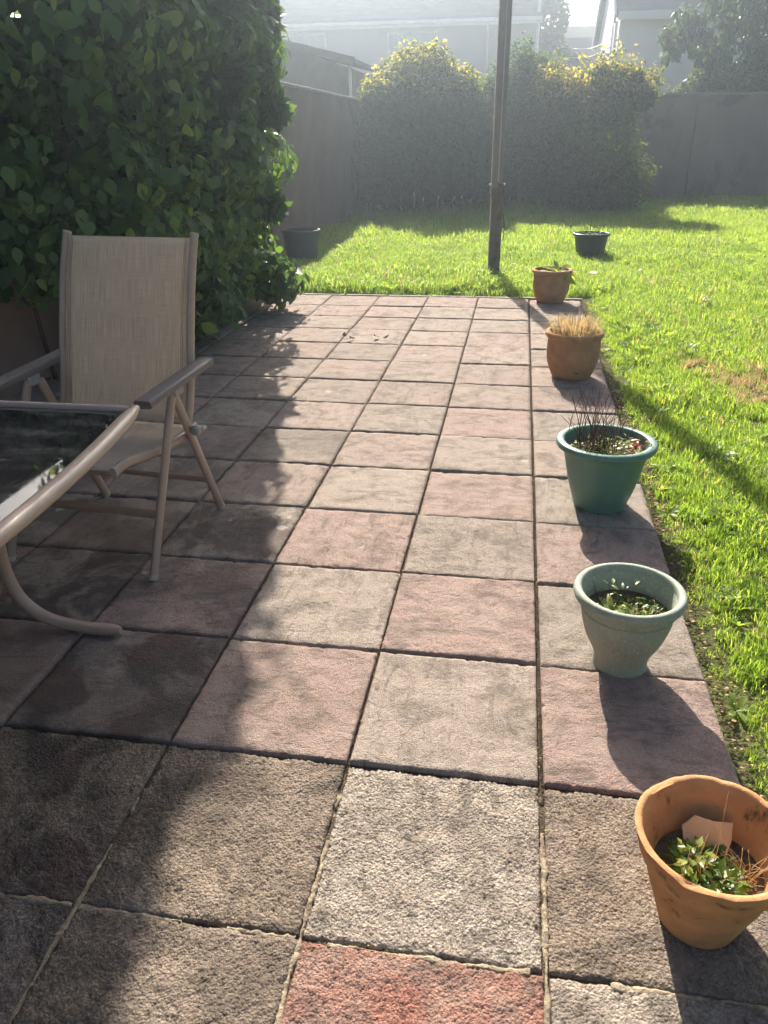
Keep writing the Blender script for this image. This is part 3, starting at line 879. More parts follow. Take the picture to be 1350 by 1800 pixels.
# ------------------------------------------------------------------ bushes by the back wall
def bush(name, loc, blobs, n, leaf, lsize, mat, label, cat='bush', seed=1, tipfn=None, depth=0.35, stems=5, jitter=0.08, nspray=9, var=0.5):
    rs_ = np.random.RandomState(seed)
    o = empty(name, loc)
    extra = []
    for (c, r) in blobs:                              # small lobes make the outline uneven
        for k in range(10):
            d = rs_.randn(3); d /= np.linalg.norm(d)
            if d[2] < -0.5: d[2] *= -1
            f = rs_.uniform(0.16, 0.30)
            extra.append((tuple(np.array(c) + d*np.array(r)*0.92), (r[0]*f, r[1]*f, r[2]*f)))
    sprays = []
    for (c, r) in blobs:
        for k in range(nspray):
            d = rs_.randn(3); d[2] = abs(d[2])*1.3; d /= np.linalg.norm(d)
            q = np.array(c) + d*np.array(r)
            for t_ in range(4):
                sprays.append((tuple(q + (d*np.array([.5, .5, .7]) + np.array([0, 0, .5]))*0.07*t_*(0.6 + rs_.rand())), (0.075 - 0.012*t_, 0.075 - 0.012*t_, 0.08)))
    P, N, Qd = blob_points(list(blobs) + extra + sprays, int(n*1.25), rs_, depth)
    P = P + rs_.randn(*P.shape)*jitter*0.4
    k = P[:, 2] > 0.02
    P, N, Qd = P[k], N[k], Qd[k]
    m = len(P)
    zmax = P[:, 2].max()
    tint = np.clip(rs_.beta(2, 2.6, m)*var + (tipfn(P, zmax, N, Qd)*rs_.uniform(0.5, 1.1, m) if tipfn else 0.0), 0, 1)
    fr_ = frames(m, N, 0.5, rs_, N + np.array([0, 0, 0.35]))
    me = leaf_mesh('crown', leaf, P, fr_, rs_.uniform(0.7, 1.25, m)*lsize, tint, mat)
    link(bpy.data.objects.new('crown', me), o)
    nf = n//5                                          # larger leaves of the darkest tint deep inside
    ki_ = rs_.choice(len(blobs), nf); dd_ = rs_.randn(nf, 3); dd_ /= np.linalg.norm(dd_, axis=1)[:, None]
    Pf = np.array([blobs[i][0] for i in ki_]) + dd_*np.array([blobs[i][1] for i in ki_])*(0.86*rs_.rand(nf)**0.4)[:, None]
    Pf = Pf[Pf[:, 2] > 0.05]
    fo_ = link(bpy.data.objects.new('inner_crown', leaf_mesh('inner_crown', leaf, Pf, frames(len(Pf), rs_.randn(len(Pf), 3), 0.1, rs_), np.full(len(Pf), lsize*2.4), np.zeros(len(Pf)), mat)), o)
    fo_['kind'] = 'stuff'
    tr = MB()
    for i in range(stems):
        (c, r) = blobs[i % len(blobs)]
        e = np.array(c) + rs_.uniform(-.4, .4, 3)*np.array(r)
        b0 = np.array([c[0]*0.4 + rs_.uniform(-.12, .12), c[1]*0.4 + rs_.uniform(-.12, .12), -0.03])
        pp = smooth_path([b0, b0*0.5 + e*0.5 + np.array([rs_.uniform(-.1, .1), rs_.uniform(-.1, .1), -0.1]), e], 4)
        tr.tube(pp, 0.03, n=6, taper=list(np.linspace(1, 0.3, len(pp))))
    tr.build('trunk', M['bark'], o, True)
    tag(o, label, cat)
    return o
growth_sun_tint = lambda lo, amt: (lambda P, zm, N, Q: amt*np.clip((P[:, 2]/zm - lo)/0.12, 0, 1)*np.clip((N[:, 2] + 0.1)/0.35, 0, 1)*np.clip((Q - 0.75)/0.12, 0, 1))  # yellow growth on upward outer leaves, with the sunlit rim painted in
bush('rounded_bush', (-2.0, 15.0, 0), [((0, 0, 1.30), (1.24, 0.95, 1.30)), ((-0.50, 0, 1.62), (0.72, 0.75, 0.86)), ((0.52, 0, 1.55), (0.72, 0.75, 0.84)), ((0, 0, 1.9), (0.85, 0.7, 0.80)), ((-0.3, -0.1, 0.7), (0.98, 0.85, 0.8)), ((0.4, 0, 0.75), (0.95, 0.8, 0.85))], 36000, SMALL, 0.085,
     M['bush_leaf'], 'rounded evergreen bush with yellow-green new growth and painted-in sunlight on its domed top', seed=21, tipfn=growth_sun_tint(0.62, 0.85), nspray=0, var=0.4)
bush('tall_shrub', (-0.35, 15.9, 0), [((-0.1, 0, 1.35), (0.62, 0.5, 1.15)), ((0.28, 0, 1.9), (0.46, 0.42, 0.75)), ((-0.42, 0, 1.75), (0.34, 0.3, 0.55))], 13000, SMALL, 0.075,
     M['shrub_leaf'], 'loose pale green shrub partly hidden by the wooden post', seed=22, tipfn=growth_sun_tint(0.5, 0.5), jitter=0.14, nspray=5)
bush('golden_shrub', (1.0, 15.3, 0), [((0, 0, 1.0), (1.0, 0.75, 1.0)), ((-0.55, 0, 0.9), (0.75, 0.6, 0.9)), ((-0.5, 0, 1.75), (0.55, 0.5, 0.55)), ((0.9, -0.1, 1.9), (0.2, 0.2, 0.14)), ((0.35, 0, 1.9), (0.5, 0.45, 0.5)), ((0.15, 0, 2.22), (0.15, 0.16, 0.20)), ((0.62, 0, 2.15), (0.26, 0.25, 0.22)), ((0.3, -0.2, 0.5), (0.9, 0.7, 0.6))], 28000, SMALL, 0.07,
     M['gold_leaf'], 'variegated shrub with golden tips against the back wall', seed=23, tipfn=growth_sun_tint(0.60, 0.85), jitter=0.16, nspray=4)

# ------------------------------------------------------------------ post
post = empty('washing_line_post', (-0.372, 7.36, 0), 0.12)
st_ = MB().obox((-0.012, -0.012, 0.40), (0.030, 0, 0.002), (0, 0.055, 0), (0, 0, 0.46)); st_.build('stub_board', M['wood'], post)
MB().obox((0.046, -0.004, 0.42), (0.026, 0, -0.002), (0, 0.050, 0), (0, 0, 0.48)).build('stub_board', M['wood'], post)
MB().box((-0.047, -0.038, 0.80), (0.066, 0.050, 4.05), 0.006).build('upper_post', M['post_paint'], post)
MB().tube([(0.018, -0.0405, 0.92), (0.018, -0.0405, 4.0)], 0.006, n=6).build('pale_strip', M['strip'], post)  # thin pale line up the front face
for x in (-0.056, 0.075):
    MB().tube([(x - 0.012, -0.03, 0.89), (x + 0.012, -0.03, 0.89)], 0.010, n=8).build('bolt', M['bolt'], post)
MB().tube([(0.085, -0.02, 0.62), (0.10, -0.03, 0.5), (0.095, -0.03, 0.38)], 0.006, n=6).build('rope_end', M['wood'], post)
tag(post, 'tall weathered washing line post rising from the grass beyond the patio', 'post')

# leaning stake beside the hedge
stake = MB().obox((0, 0, 0.38), (0.035, 0, 0), (0, 0.012, 0), (-0.05, 0.05, 0.40)).build('wooden_stake', M['wood'])
stake.location = (-2.45, 6.62, 0)
tag(stake, 'grey wooden board leaning at the end of the hedge', 'board')

# ------------------------------------------------------------------ pots
def pot(name, loc, prof_out, wall_t, soil_z, mat, label, group='plant pots beside the lawn', rim=None, wob=None, n=88, tilt=(0, 0), feet=False, bands=()):
    o = empty(name, loc)
    o.rotation_euler = (tilt[0], tilt[1], 0)
    H = prof_out[-1][1]
    def rat(z):
        for (r0, z0), (r1, z1) in zip(prof_out, prof_out[1:]):
            if z0 <= z <= z1: return r0 + (r1-r0)*(z-z0)/max(1e-6, z1-z0)
        return prof_out[-1][0]
    inner = [(rat(H - t) - wall_t, H - t) for t in np.linspace(0.004, H - 0.02, 9)]
    body = [(0.001, 0.002), (prof_out[0][0]*0.96, 0.0)] + list(prof_out) + [(prof_out[-1][0] - wall_t*0.35, H + 0.0015), (prof_out[-1][0] - wall_t*0.8, H)] + inner + [(0.001, 0.02)]
    MB().lathe(body, n, wob=wob).build('pot_body', mat, o, True, 50)
    if rim:
        MB().lathe(rim, n, wob=wob).build('rim', mat, o, True, 60)
    for (r, z, t) in bands:
        MB().lathe([(r, z - t), (r + t*0.7, z - t*0.5), (r + t*0.7, z + t*0.5), (r, z + t)], n).build('band', mat, o, True)
    rr = rat(soil_z) - wall_t*0.9
    vs_ = [(0, 0, soil_z + 0.006)]; fs_ = []
    rings, m = 7, 32
    rs_ = np.random.RandomState(int(abs(loc[1])*100) % 1000)
    for k in range(1, rings+1):
        for j in range(m):
            t = 2*math.pi*j/m
            vs_.append((rr*k/rings*math.cos(t), rr*k/rings*math.sin(t), soil_z + (rs_.uniform(-.005, .007) if k < rings else 0)))
    for j in range(m): fs_.append((0, 1+j, 1+(j+1) % m))
    for k in range(rings-1):
        for j in range(m):
            a = 1+k*m; b = 1+(k+1)*m; j2 = (j+1) % m
            fs_.append((a+j, b+j, b+j2, a+j2))
    MB().add(vs_, fs_).build('soil', M['soil'], o, True)
    tag(o, label, 'plant pot', group)
    return o
def curved(pts, n=6):
    p = smooth_path([(r, 0, z) for r, z in pts], n)
    return [(a[0], a[2]) for a in p]

def chipped(t, k):
    a = 0.0
    if k >= 8 and k < 13:
        a = -0.006*max(0, math.sin(3.1*t + 1.1))**6 - 0.003*max(0, math.sin(11*t))**3
    return (0.0015*math.sin(2*t+0.5), a)
P1 = (0.287, 0.160)
pot('terracotta_pot', (P1[0], P1[1], -0.002), [(0.072, 0.0), (0.078, 0.02), (0.090, 0.06), (0.103, 0.100), (0.114, 0.142), (0.120, 0.160), (0.127, 0.166), (0.133, 0.188), (0.140, 0.217)], 0.013, 0.122,
    M['terracotta'], 'orange terracotta pot with a chipped rim nearest the camera', wob=chipped)
P2 = (0.226, 0.946)
pot('sage_pot', (P2[0], P2[1], -0.002), curved([(0.074, 0.0), (0.0735, 0.03), (0.082, 0.055), (0.103, 0.10), (0.118, 0.15), (0.124, 0.195), (0.130, 0.212)]) + [(0.132, 0.226)], 0.008, 0.170,
    M['sage'], 'pale sage green urn-shaped pot with flaking paint and small weeds',
    rim=curved([(0.126, 0.204), (0.140, 0.212), (0.1475, 0.228), (0.143, 0.241), (0.132, 0.243), (0.125, 0.236), (0.123, 0.215)], 4), bands=((0.1225, 0.183, 0.003),))
P3 = (0.259, 2.015)
pot('teal_pot', (P3[0], P3[1], -0.001), curved([(0.104, 0.0), (0.108, 0.02), (0.128, 0.085), (0.146, 0.16), (0.157, 0.215), (0.163, 0.25)]), 0.006, 0.222,
    M['teal'], 'dark teal plastic tub with a flared rim, holding bare reddish twigs',
    rim=curved([(0.160, 0.238), (0.172, 0.238), (0.189, 0.247), (0.191, 0.258), (0.186, 0.268), (0.172, 0.271), (0.160, 0.266), (0.156, 0.245)], 4))
P4 = (0.242, 3.855)
old_prof = curved([(0.112, 0.0), (0.124, 0.02), (0.148, 0.085), (0.158, 0.15), (0.156, 0.215), (0.155, 0.245)])
old_rim = curved([(0.152, 0.236), (0.166, 0.244), (0.173, 0.256), (0.171, 0.270), (0.160, 0.276), (0.148, 0.272), (0.143, 0.25)], 4)
pot('terracotta_pot', (P4[0], P4[1], -0.001), old_prof, 0.012, 0.225, M['terracotta_old'], 'stained brown terracotta pot full of dry straw-coloured grass', rim=old_rim, bands=((0.1545, 0.222, 0.003),))
P5 = (0.183, 6.215)
pot('terracotta_pot', (P5[0], P5[1], -0.001), old_prof, 0.012, 0.225, M['terracotta_old'], 'brown terracotta pot standing on the far right corner of the patio', rim=old_rim, bands=((0.1545, 0.222, 0.003),))
P6 = (0.735, 9.15)
pot('green_pot', (P6[0], P6[1], 0.045), [(0.168, 0.0), (0.18, 0.08), (0.198, 0.19)], 0.006, 0.16, M['dark_green'], 'low dark green pot standing out on the lawn',
    rim=curved([(0.194, 0.180), (0.214, 0.186), (0.218, 0.200), (0.210, 0.212), (0.196, 0.212), (0.190, 0.195)], 4))
P7 = (-2.66, 8.5)
pot('grey_tub', (P7[0], P7[1], -0.01), [(0.17, 0.0), (0.19, 0.12), (0.215, 0.33)], 0.006, 0.26, M['grey_tub'], 'round grey tub standing in the shade behind the hedge', group=None,
    rim=curved([(0.212, 0.322), (0.228, 0.330), (0.230, 0.345), (0.222, 0.354), (0.210, 0.350), (0.206, 0.335)], 4))

def plant(name, loc, label, cat='plant'):
    o = empty(name, loc); tag(o, label, cat); return o
def stems_into(o, name, mat, specs, r=0.0016):
    for pts in specs:
        pp = smooth_path(pts, 4)
        MB().tube(pp, r, n=5, taper=list(np.linspace(1, 0.5, len(pp)))).build(name, mat, o, True)
def leaves_into(o, name, n, rad, zlo, zhi, size, mat, seed, leaf=SMALL, up=0.6, tl=(0, 1), cx=0.0, cy=0.0):
    rs_ = np.random.RandomState(seed)
    a = rs_.rand(n)*6.283; rr = rad*np.sqrt(rs_.rand(n))
    P = np.stack([cx + rr*np.cos(a), cy + rr*np.sin(a), rs_.uniform(zlo, zhi, n)], 1)
    out = np.stack([np.cos(a), np.sin(a), np.full(n, up)], 1)
    N = np.stack([-np.cos(a)*0.3, -np.sin(a)*0.3, np.ones(n)], 1)
    fr_ = frames(n, N, 0.2, rs_, out)
    sz = rs_.uniform(0.6, 1.3, n)*size; tt = rs_.uniform(tl[0], tl[1], n)
    if n > 40:                                # a mat of tiny leaves
        q = link(bpy.data.objects.new('ground_cover', leaf_mesh('ground_cover', leaf, P, fr_, sz, tt, mat)), o)
        q['kind'] = 'stuff'
        return q
    for i in range(n):
        k = slice(i, i+1)
        link(bpy.data.objects.new(name, leaf_mesh(name, leaf, P[k], tuple(f[k] for f in fr_), sz[k], tt[k], mat)), o)
rp = random.Random(9)
def rstem(x, y, h, lean, kink=0.02):
    a = rp.uniform(0, 6.28)
    return [(x, y, 0), (x + math.cos(a)*lean*.3 + rp.uniform(-kink, kink), y + math.sin(a)*lean*.3 + rp.uniform(-kink, kink), h*.5), (x + math.cos(a)*lean, y + math.sin(a)*lean, h)]

# weeds in the near terracotta pot
w = plant('weed_plant', (P1[0] - 0.012, P1[1] - 0.012, 0.120), 'leafy green weeds growing in the chipped terracotta pot')
leaves_into(w, 'leaf', 150, 0.058, 0.004, 0.020, 0.018, M['weed_leaf'], 71, SMALL, 0.5, (0, 0.6))
leaves_into(w, 'leaf', 260, 0.070, 0.0, 0.010, 0.012, M['weed_leaf'], 75, SMALL, 0.7, (0.1, 0.9))
leaves_into(w, 'leaf', 40, 0.028, 0.015, 0.066, 0.020, M['weed_leaf'], 72, SMALL, 0.9, (0.45, 1.0), -0.022, -0.005)
leaves_into(w, 'leaf', 26, 0.026, 0.01, 0.035, 0.024, M['weed_leaf'], 73, SMALL, 0.9, (0.2, 0.7), 0.03, -0.035)
leaves_into(w, 'leaf', 18, 0.02, 0.01, 0.035, 0.024, M['weed_leaf'], 74, SMALL, 0.9, (0.0, 0.5), -0.032, 0.012)
stems_into(w, 'stem', M['straw'], [rstem(-0.02 + rp.uniform(-.02, .02), rp.uniform(-.02, .02), rp.uniform(.05, .1), .02, .006) for _ in range(9)] + [[(0.012, 0.0, 0), (0.016, 0.0, 0.08), (0.014, 0.004, 0.13), (0.012, 0.004, 0.20)]], 0.0011)
dry = plant('dead_grass', (P1[0] + 0.062, P1[1] - 0.02, 0.124), 'dry dead grass clump at the right of the chipped terracotta pot', 'dead grass')
stems_into(dry, 'stalk', M['straw'], [rstem(rp.uniform(-.012, .012), rp.uniform(-.012, .012), rp.uniform(.02, .07), rp.uniform(.02, .06), .008) for _ in range(26)] + [rstem(rp.uniform(-.13, .0), rp.uniform(-.05, .05), rp.uniform(.01, .03), rp.uniform(.02, .04), .008) for _ in range(26)], 0.0009)
sv = [(-0.042, 0, 0), (0.030, 0, -0.004), (0.040, 0, 0.030), (0.040, 0, 0.062), (0.005, 0, 0.060), (-0.028, 0, 0.064), (-0.048, 0, 0.040)]
shv = [(x, 0.012*(x/0.04)**2, z) for x, _, z in sv] + [(x, 0.012*(x/0.04)**2 + 0.009, z) for x, _, z in sv]
k = len(sv)
shard = MB().add(shv, [tuple(range(k)), tuple(range(2*k-1, k-1, -1))] + [(i, i+k, (i+1) % k + k, (i+1) % k) for i in range(k)]).build('pottery_shard', M['shard'])
shard.location = (P1[0] + 0.008, P1[1] + 0.030, 0.124); shard.rotation_euler = (-0.62, 0.05, -0.05)
tag(shard, 'broken piece of terracotta lying in the chipped orange pot', 'pot shard')
# weeds in the sage pot
w = plant('weed_plant', (P2[0], P2[1], 0.168), 'sparse weeds and a lime green seedling in the sage green pot')
leaves_into(w, 'leaf', 420, 0.085, 0.002, 0.012, 0.014, M['weed_leaf'], 81, SMALL, 0.6, (0.1, 0.8), 0.012, -0.022)
leaves_into(w, 'leaf', 9, 0.012, 0.005, 0.02, 0.052, M['weed_leaf'], 82, LANCE, 1.3, (0.55, 1.0), -0.045, -0.015)
leaves_into(w, 'leaf', 22, 0.08, 0.02, 0.06, 0.022, M['weed_leaf'], 83, LANCE, 1.2, (0.6, 1.0))
stems_into(w, 'stem', M['twig'], [rstem(rp.uniform(-.08, .08), rp.uniform(-.05, .08), rp.uniform(.03, .075), .015, .006) for _ in range(14)], 0.001)
stems_into(w, 'stem', M['straw'], [rstem(rp.uniform(-.06, .09), rp.uniform(-.08, .0), rp.uniform(.008, .03), .04, .01) for _ in range(24)], 0.0008)
# twigs in the teal pot
w = plant('bare_shrub', (P3[0] - 0.02, P3[1], 0.218), 'bare reddish twigs sprouting from the teal tub', 'dead plant')
sp_ = []
for i in range(64):
    x, y = rp.gauss(-0.03, 0.04), rp.gauss(0, 0.04)
    sp_.append(rstem(x, y, rp.uniform(.09, .27), rp.uniform(.03, .10), .014))
sp_ += [[(0.04, 0.02, 0), (0.08, 0.03, .10), (0.115, 0.03, .22)], [(0.05, 0, 0), (0.10, 0.01, .07), (0.15, 0.02, .13)]]
stems_into(w, 'twig', M['twig'], sp_, 0.0017)
w2 = plant('weed_plant', (P3[0], P3[1], 0.221), 'low mossy weeds covering the soil of the teal tub')
leaves_into(w2, 'leaf', 420, 0.130, 0.0, 0.022, 0.016, M['weed_leaf'], 91, SMALL, 0.5, (0.2, 0.9))
leaves_into(w2, 'leaf', 16, 0.02, 0.02, 0.07, 0.030, M['weed_leaf'], 92, LANCE, 1.0, (0.8, 1.0), 0.075, -0.02)
w3 = plant('red_seedling', (P3[0] + 0.105, P3[1] - 0.03, 0.222), 'small scarlet leaved seedling at the right of the teal tub')
leaves_into(w3, 'leaf', 30, 0.014, 0.01, 0.075, 0.020, M['red_leaf'], 93, LANCE, 0.4)
leaves_into(w3, 'leaf', 6, 0.01, 0.045, 0.06, 0.022, M['red_leaf'], 94, LANCE, 0.3, cx=0.055, cy=-0.01)
stems_into(w3, 'stem', M['twig'], [[(0, 0, 0), (0.002, 0, .04), (0.0, 0, .08)], [(0.01, 0, 0), (0.04, -.005, .04), (0.055, -.01, .055)]], 0.0014)
# straw in the fourth pot
def dry_tuft(nm, loc, n, rad, h0, h1, lean, mat, label, cat, seed, width=0.0016):
    rs_ = np.random.RandomState(seed)
    V, F3, F4, T = [], [], [], []
    for i in range(n):
        a = rs_.rand()*6.283; rr = rad*math.sqrt(rs_.rand()); x, y = rr*math.cos(a), rr*math.sin(a)
        h = rs_.uniform(h0, h1); d = a + rs_.uniform(-1.2, 1.2); l = lean*rs_.rand()
        dx, dy = math.cos(d)*l, math.sin(d)*l; t = rs_.rand()*6.283
        wx, wy = math.cos(t)*width, math.sin(t)*width; b = len(V)
        zt = max(0.02, h*rs_.uniform(.75, 1) - 0.75*l*rs_.rand())
        V += [(x-wx, y-wy, 0), (x+wx, y+wy, 0), (x+dx*.4-wx, y+dy*.4-wy, h*.7), (x+dx*.4+wx, y+dy*.4+wy, h*.7), (x+dx, y+dy, zt)]
        F4.append((b, b+1, b+3, b+2)); F3.append((b+2, b+3, b+4)); T += [rs_.rand()]*5
    o = link(bpy.data.objects.new(nm, np_mesh(nm, V, [F4, F3], mat, True, T))); o.location = loc
    return tag(o, label, cat)
dry_tuft('dead_grass', (P4[0], P4[1], 0.222), 760, 0.110, 0.04, 0.20, 0.15, M['dry_grass'], 'mop of dry straw-coloured grass filling the stained brown pot', 'dead grass', 5)
dry_tuft('grass_sprigs', (P4[0] + 0.08, P4[1] - 0.05, 0.222), 60, 0.06, 0.03, 0.07, 0.05, M['grass'], 'green blades at the right side of the stained brown pot', 'grass', 6)
w = plant('weed_plant', (P5[0], P5[1], 0.222), 'bright yellow-green leaves rising from the pot on the patio corner')
leaves_into(w, 'leaf', 26, 0.05, 0.0, 0.03, 0.15, M['weed_leaf'], 101, LANCE, 1.4, (0.6, 1.0), 0.07, 0)
leaves_into(w, 'leaf', 60, 0.13, 0.0, 0.03, 0.03, M['weed_leaf'], 102, SMALL, 0.6, (0, 0.6))
stems_into(w, 'twig', M['twig'], [rstem(rp.uniform(-.1, .03), rp.uniform(-.05, .05), rp.uniform(.03, .08), .04, .01) for _ in range(14)], 0.002)
w = plant('weed_plant', (P6[0], P6[1], 0.205), 'dark weeds and two thin stalks in the low green pot on the lawn')
leaves_into(w, 'leaf', 160, 0.17, 0.0, 0.06, 0.03, M['tree_leaf'], 103, SMALL, 0.7, (0, 0.8))
stems_into(w, 'twig', M['twig'], [[(-0.06, 0, 0), (-0.062, 0, .12), (-0.06, 0, .24)], [(-0.03, 0, 0), (-0.02, 0, .1), (-0.015, 0, .19)], [(0.1, 0, 0), (0.12, 0, .08), (0.135, 0, .14)]], 0.0035)

# ------------------------------------------------------------------ sling chair
TM = M['tan_metal']
chair = empty('garden_chair', (-1.522, 1.494, 0), R(-5.2))
tag(chair, 'tan metal folding garden chair with beige woven sling, beside the glass table', 'chair')
for s_ in (-1, 1):
    x = 0.281*s_
    lg = MB().tube([(x, -0.283, 0.012), (x, -0.008, 0.572)], 0.0125, 0.0195, 14, up=(0, 1, 0)).build('front_leg', TM, chair, True, 50)
    MB().tube([(x, -0.2875, 0.0), (x, -0.281, 0.016)], 0.0145, 0.0215, 14, up=(0, 1, 0)).build('foot_cap', M['cap_plastic'], lg, True, 50)
    lg = MB().tube([(x - 0.022*s_, 0.283, 0.012), (x - 0.022*s_, 0.03, 0.565)], 0.0125, 0.0195, 14, up=(0, 1, 0)).build('rear_leg', TM, chair, True, 50)
    MB().tube([(x - 0.022*s_, 0.2875, 0.0), (x - 0.022*s_, 0.281, 0.016)], 0.0145, 0.0215, 14, up=(0, 1, 0)).build('foot_cap', M['cap_plastic'], lg, True, 50)
    arm = MB()
    prof = [(-0.205, 0.590), (-0.19, 0.593), (0.05, 0.604), (0.235, 0.612)]
    pp = smooth_path([(0.292*s_, y, z) for y, z in prof], 5)
    arm.tube(pp, 0.030, 0.0145, 24, sq=0.45)
    arm.build('armrest', rough_mat('arm_plastic', (0.20, 0.165, 0.145), (0.17, 0.14, 0.125), 30, 0.5, 0.1, 0.001, 200) if 'arm' not in M else M['arm'], chair, True, 45)
    MB().box((0.281*s_ - 0.019, -0.022, 0.552), (0.281*s_ + 0.017, 0.046, 0.592), 0.006).build('hinge_bracket', M['lever'], chair)
    # back tube
    bt = smooth_path([(0.258*s_, 0.100, 0.395), (0.258*s_, 0.150, 0.50), (0.257*s_, 0.205, 0.70), (0.255*s_, 0.262, 0.88), (0.253*s_, 0.325, 1.030)], 5)
    tb = MB().tube(bt, 0.012, 0.019, 14, up=(0, 1, 0)).build('back_tube', TM, chair, True, 50)
    e = np.array(bt[-1]); MB().tube([e, e + np.array([0, 0.003, 0.008])], 0.0135, 0.0205, 14, up=(0, 1, 0)).build('end_cap', M['cap_plastic'], tb, True, 50)
    rail = smooth_path([(0.236*s_, -0.335, 0.408), (0.236*s_, -0.26, 0.412), (0.236*s_, -0.12, 0.385), (0.236*s_, 0.08, 0.366), (0.236*s_, 0.205, 0.372)], 5)
    sr = MB().tube(rail, 0.011, 0.017, 12).build('seat_rail', TM, chair, True, 50)
    e = np.array(rail[0]); MB().tube([e + np.array([0, -0.008, 0]), e], 0.0135, 0.018, 12).build('end_cap', M['cap_plastic'], sr, True, 50)
    MB().tube([(0.256*s_, 0.095, 0.405), (0.262*s_, 0.145, 0.372)], 0.006, 0.020, 10, up=(0, 1, 0)).build('back_link', TM, chair, True, 50)
    lv = MB().box((0.262*s_ + (0.012*s_ if s_ > 0 else -0.044), 0.088, 0.378), (0.262*s_ + (0.044 if s_ > 0 else -0.012), 0.122, 0.414), 0.007).build('lock_lever', M['lever'], chair)
    MB().box((0.262*s_ + (0.020 if s_ > 0 else -0.052), 0.112, 0.386), (0.262*s_ + (0.052 if s_ > 0 else -0.020), 0.150, 0.404), 0.006).build('lever_tab', M['lever'], lv)
MB().tube([(-0.272, -0.192, 0.198), (0.272, -0.192, 0.198)], 0.009, 0.017, 12).build('front_stretcher', TM, chair, True, 50)
MB().tube([(-0.25, 0.218, 0.152), (0.25, 0.218, 0.152)], 0.008, 0.013, 12).build('rear_stretcher', TM, chair, True, 50)
MB().tube([(-0.226, -0.322, 0.400), (0.226, -0.322, 0.400)], 0.010, 0.014, 12).build('seat_front_bar', TM, chair, True, 50)
def sling(name, rows, halfw, nx=14, sag=0.012):
    vs_, uv = [], []
    L = 0.0
    for i, (y, z) in enumerate(rows):
        if i: L += math.hypot(y-rows[i-1][0], z-rows[i-1][1])
        for j in range(nx+1):
            t = j/nx*2-1
            k = (1-t*t)*sag*math.sin(math.pi*i/(len(rows)-1))
            # normal offset
            a = rows[min(i+1, len(rows)-1)]; b = rows[max(i-1, 0)]
            ny, nz = -(a[1]-b[1]), (a[0]-b[0]); q = math.hypot(ny, nz)
            vs_.append((t*halfw, y - ny/q*k, z - nz/q*k)); uv.append((t*halfw, L))
    m = nx+1
    fs_ = [(i*m+j, i*m+j+1, (i+1)*m+j+1, (i+1)*m+j) for i in range(len(rows)-1) for j in range(nx)]
    o = MB().add(vs_, fs_).build(name, M['fabric'], chair, True)
    ul = o.data.uv_layers.new(name='UVMap')
    for lp in o.data.loops: ul.data[lp.index].uv = uv[lp.vertex_index]
    md = o.modifiers.new('thick', 'SOLIDIFY'); md.thickness = 0.0016
    return o
br = [(p[1] - 0.004, p[2]) for p in smooth_path([(0, 0.118, 0.43), (0, 0.150, 0.50), (0, 0.205, 0.70), (0, 0.262, 0.88), (0, 0.322, 1.024)], 6)]
bs = sling('back_sling', br, 0.249)
MB().tube([(-0.245, br[0][0], br[0][1]), (0.245, br[0][0], br[0][1])], 0.006, 0.009, 10).build('hem', M['fabric'], bs, True)
sr_ = [(p[1], p[2] + 0.008) for p in smooth_path([(0, -0.336, 0.402), (0, -0.30, 0.414), (0, -0.25, 0.412), (0, -0.12, 0.386), (0, 0.08, 0.366), (0, 0.19, 0.37)], 5)]
sling('seat_sling', sr_, 0.229, sag=0.016)
for s_ in (-1, 1):
    for off in (0.020, 0.026):
        MB().tube([(s_*(0.249 - off), y - 0.0022, z) for y, z in br], 0.0006, n=4).build('stitching', M['shed_board'], bs)

# ------------------------------------------------------------------ glass table
table = empty('garden_table', (-1.57, 0.085, 0))
tag(table, 'smoked glass garden table with a tan metal frame and curved legs', 'table')
def bow(y): return 0.478 + 0.078*(1 - (y/0.82)**2)
for s_ in (-1, 1):
    pp = [(s_*bow(y), y, 0.700) for y in np.linspace(-0.828, 0.828, 25)]
    MB().tube(pp, 0.022, 0.016, 14, taper=[0.5, 0.9] + [1]*21 + [0.9, 0.5]).build('side_rail', TM, table, True, 50)
    MB().tube([(-0.475, s_*0.800, 0.700), (0.475, s_*0.800, 0.700)], 0.012, 0.0145, 12).build('end_rail', TM, table, True, 50)
    for e in (-1, 1):
        lp_ = smooth_path([(0.345*e, 0.775*s_, 0.021), (0.25*e, 0.775*s_, 0.019), (0.125*e, 0.772*s_, 0.040), (0.05*e, 0.77*s_, 0.098), (0.018*e, 0.77*s_, 0.19),
                           (0.022*e, 0.77*s_, 0.32), (0.075*e, 0.77*s_, 0.46), (0.17*e, 0.77*s_, 0.57), (0.29*e, 0.77*s_, 0.645), (0.42*e, 0.77*s_, 0.684)], 5)
        MB().tube(lp_, 0.0165, 0.0205, 14, up=(0, 1, 0), taper=[0.55, 0.85] + [1]*(len(lp_)-2)).build('leg', TM, table, True, 50)
gv = []
ys = np.linspace(-0.79, 0.79, 17)
for z in (0.694, 0.702):
    for y in ys: gv.append((-bow(y) + 0.012, y, z))
    for y in ys[::-1]: gv.append((bow(y) - 0.012, y, z))
k = 34
MB().add(gv, [tuple(range(k-1, -1, -1)), tuple(range(k, 2*k))] + [(i, (i+1) % k, (i+1) % k + k, i + k) for i in range(k)]).build('glass_top', M['table_glass'], table)

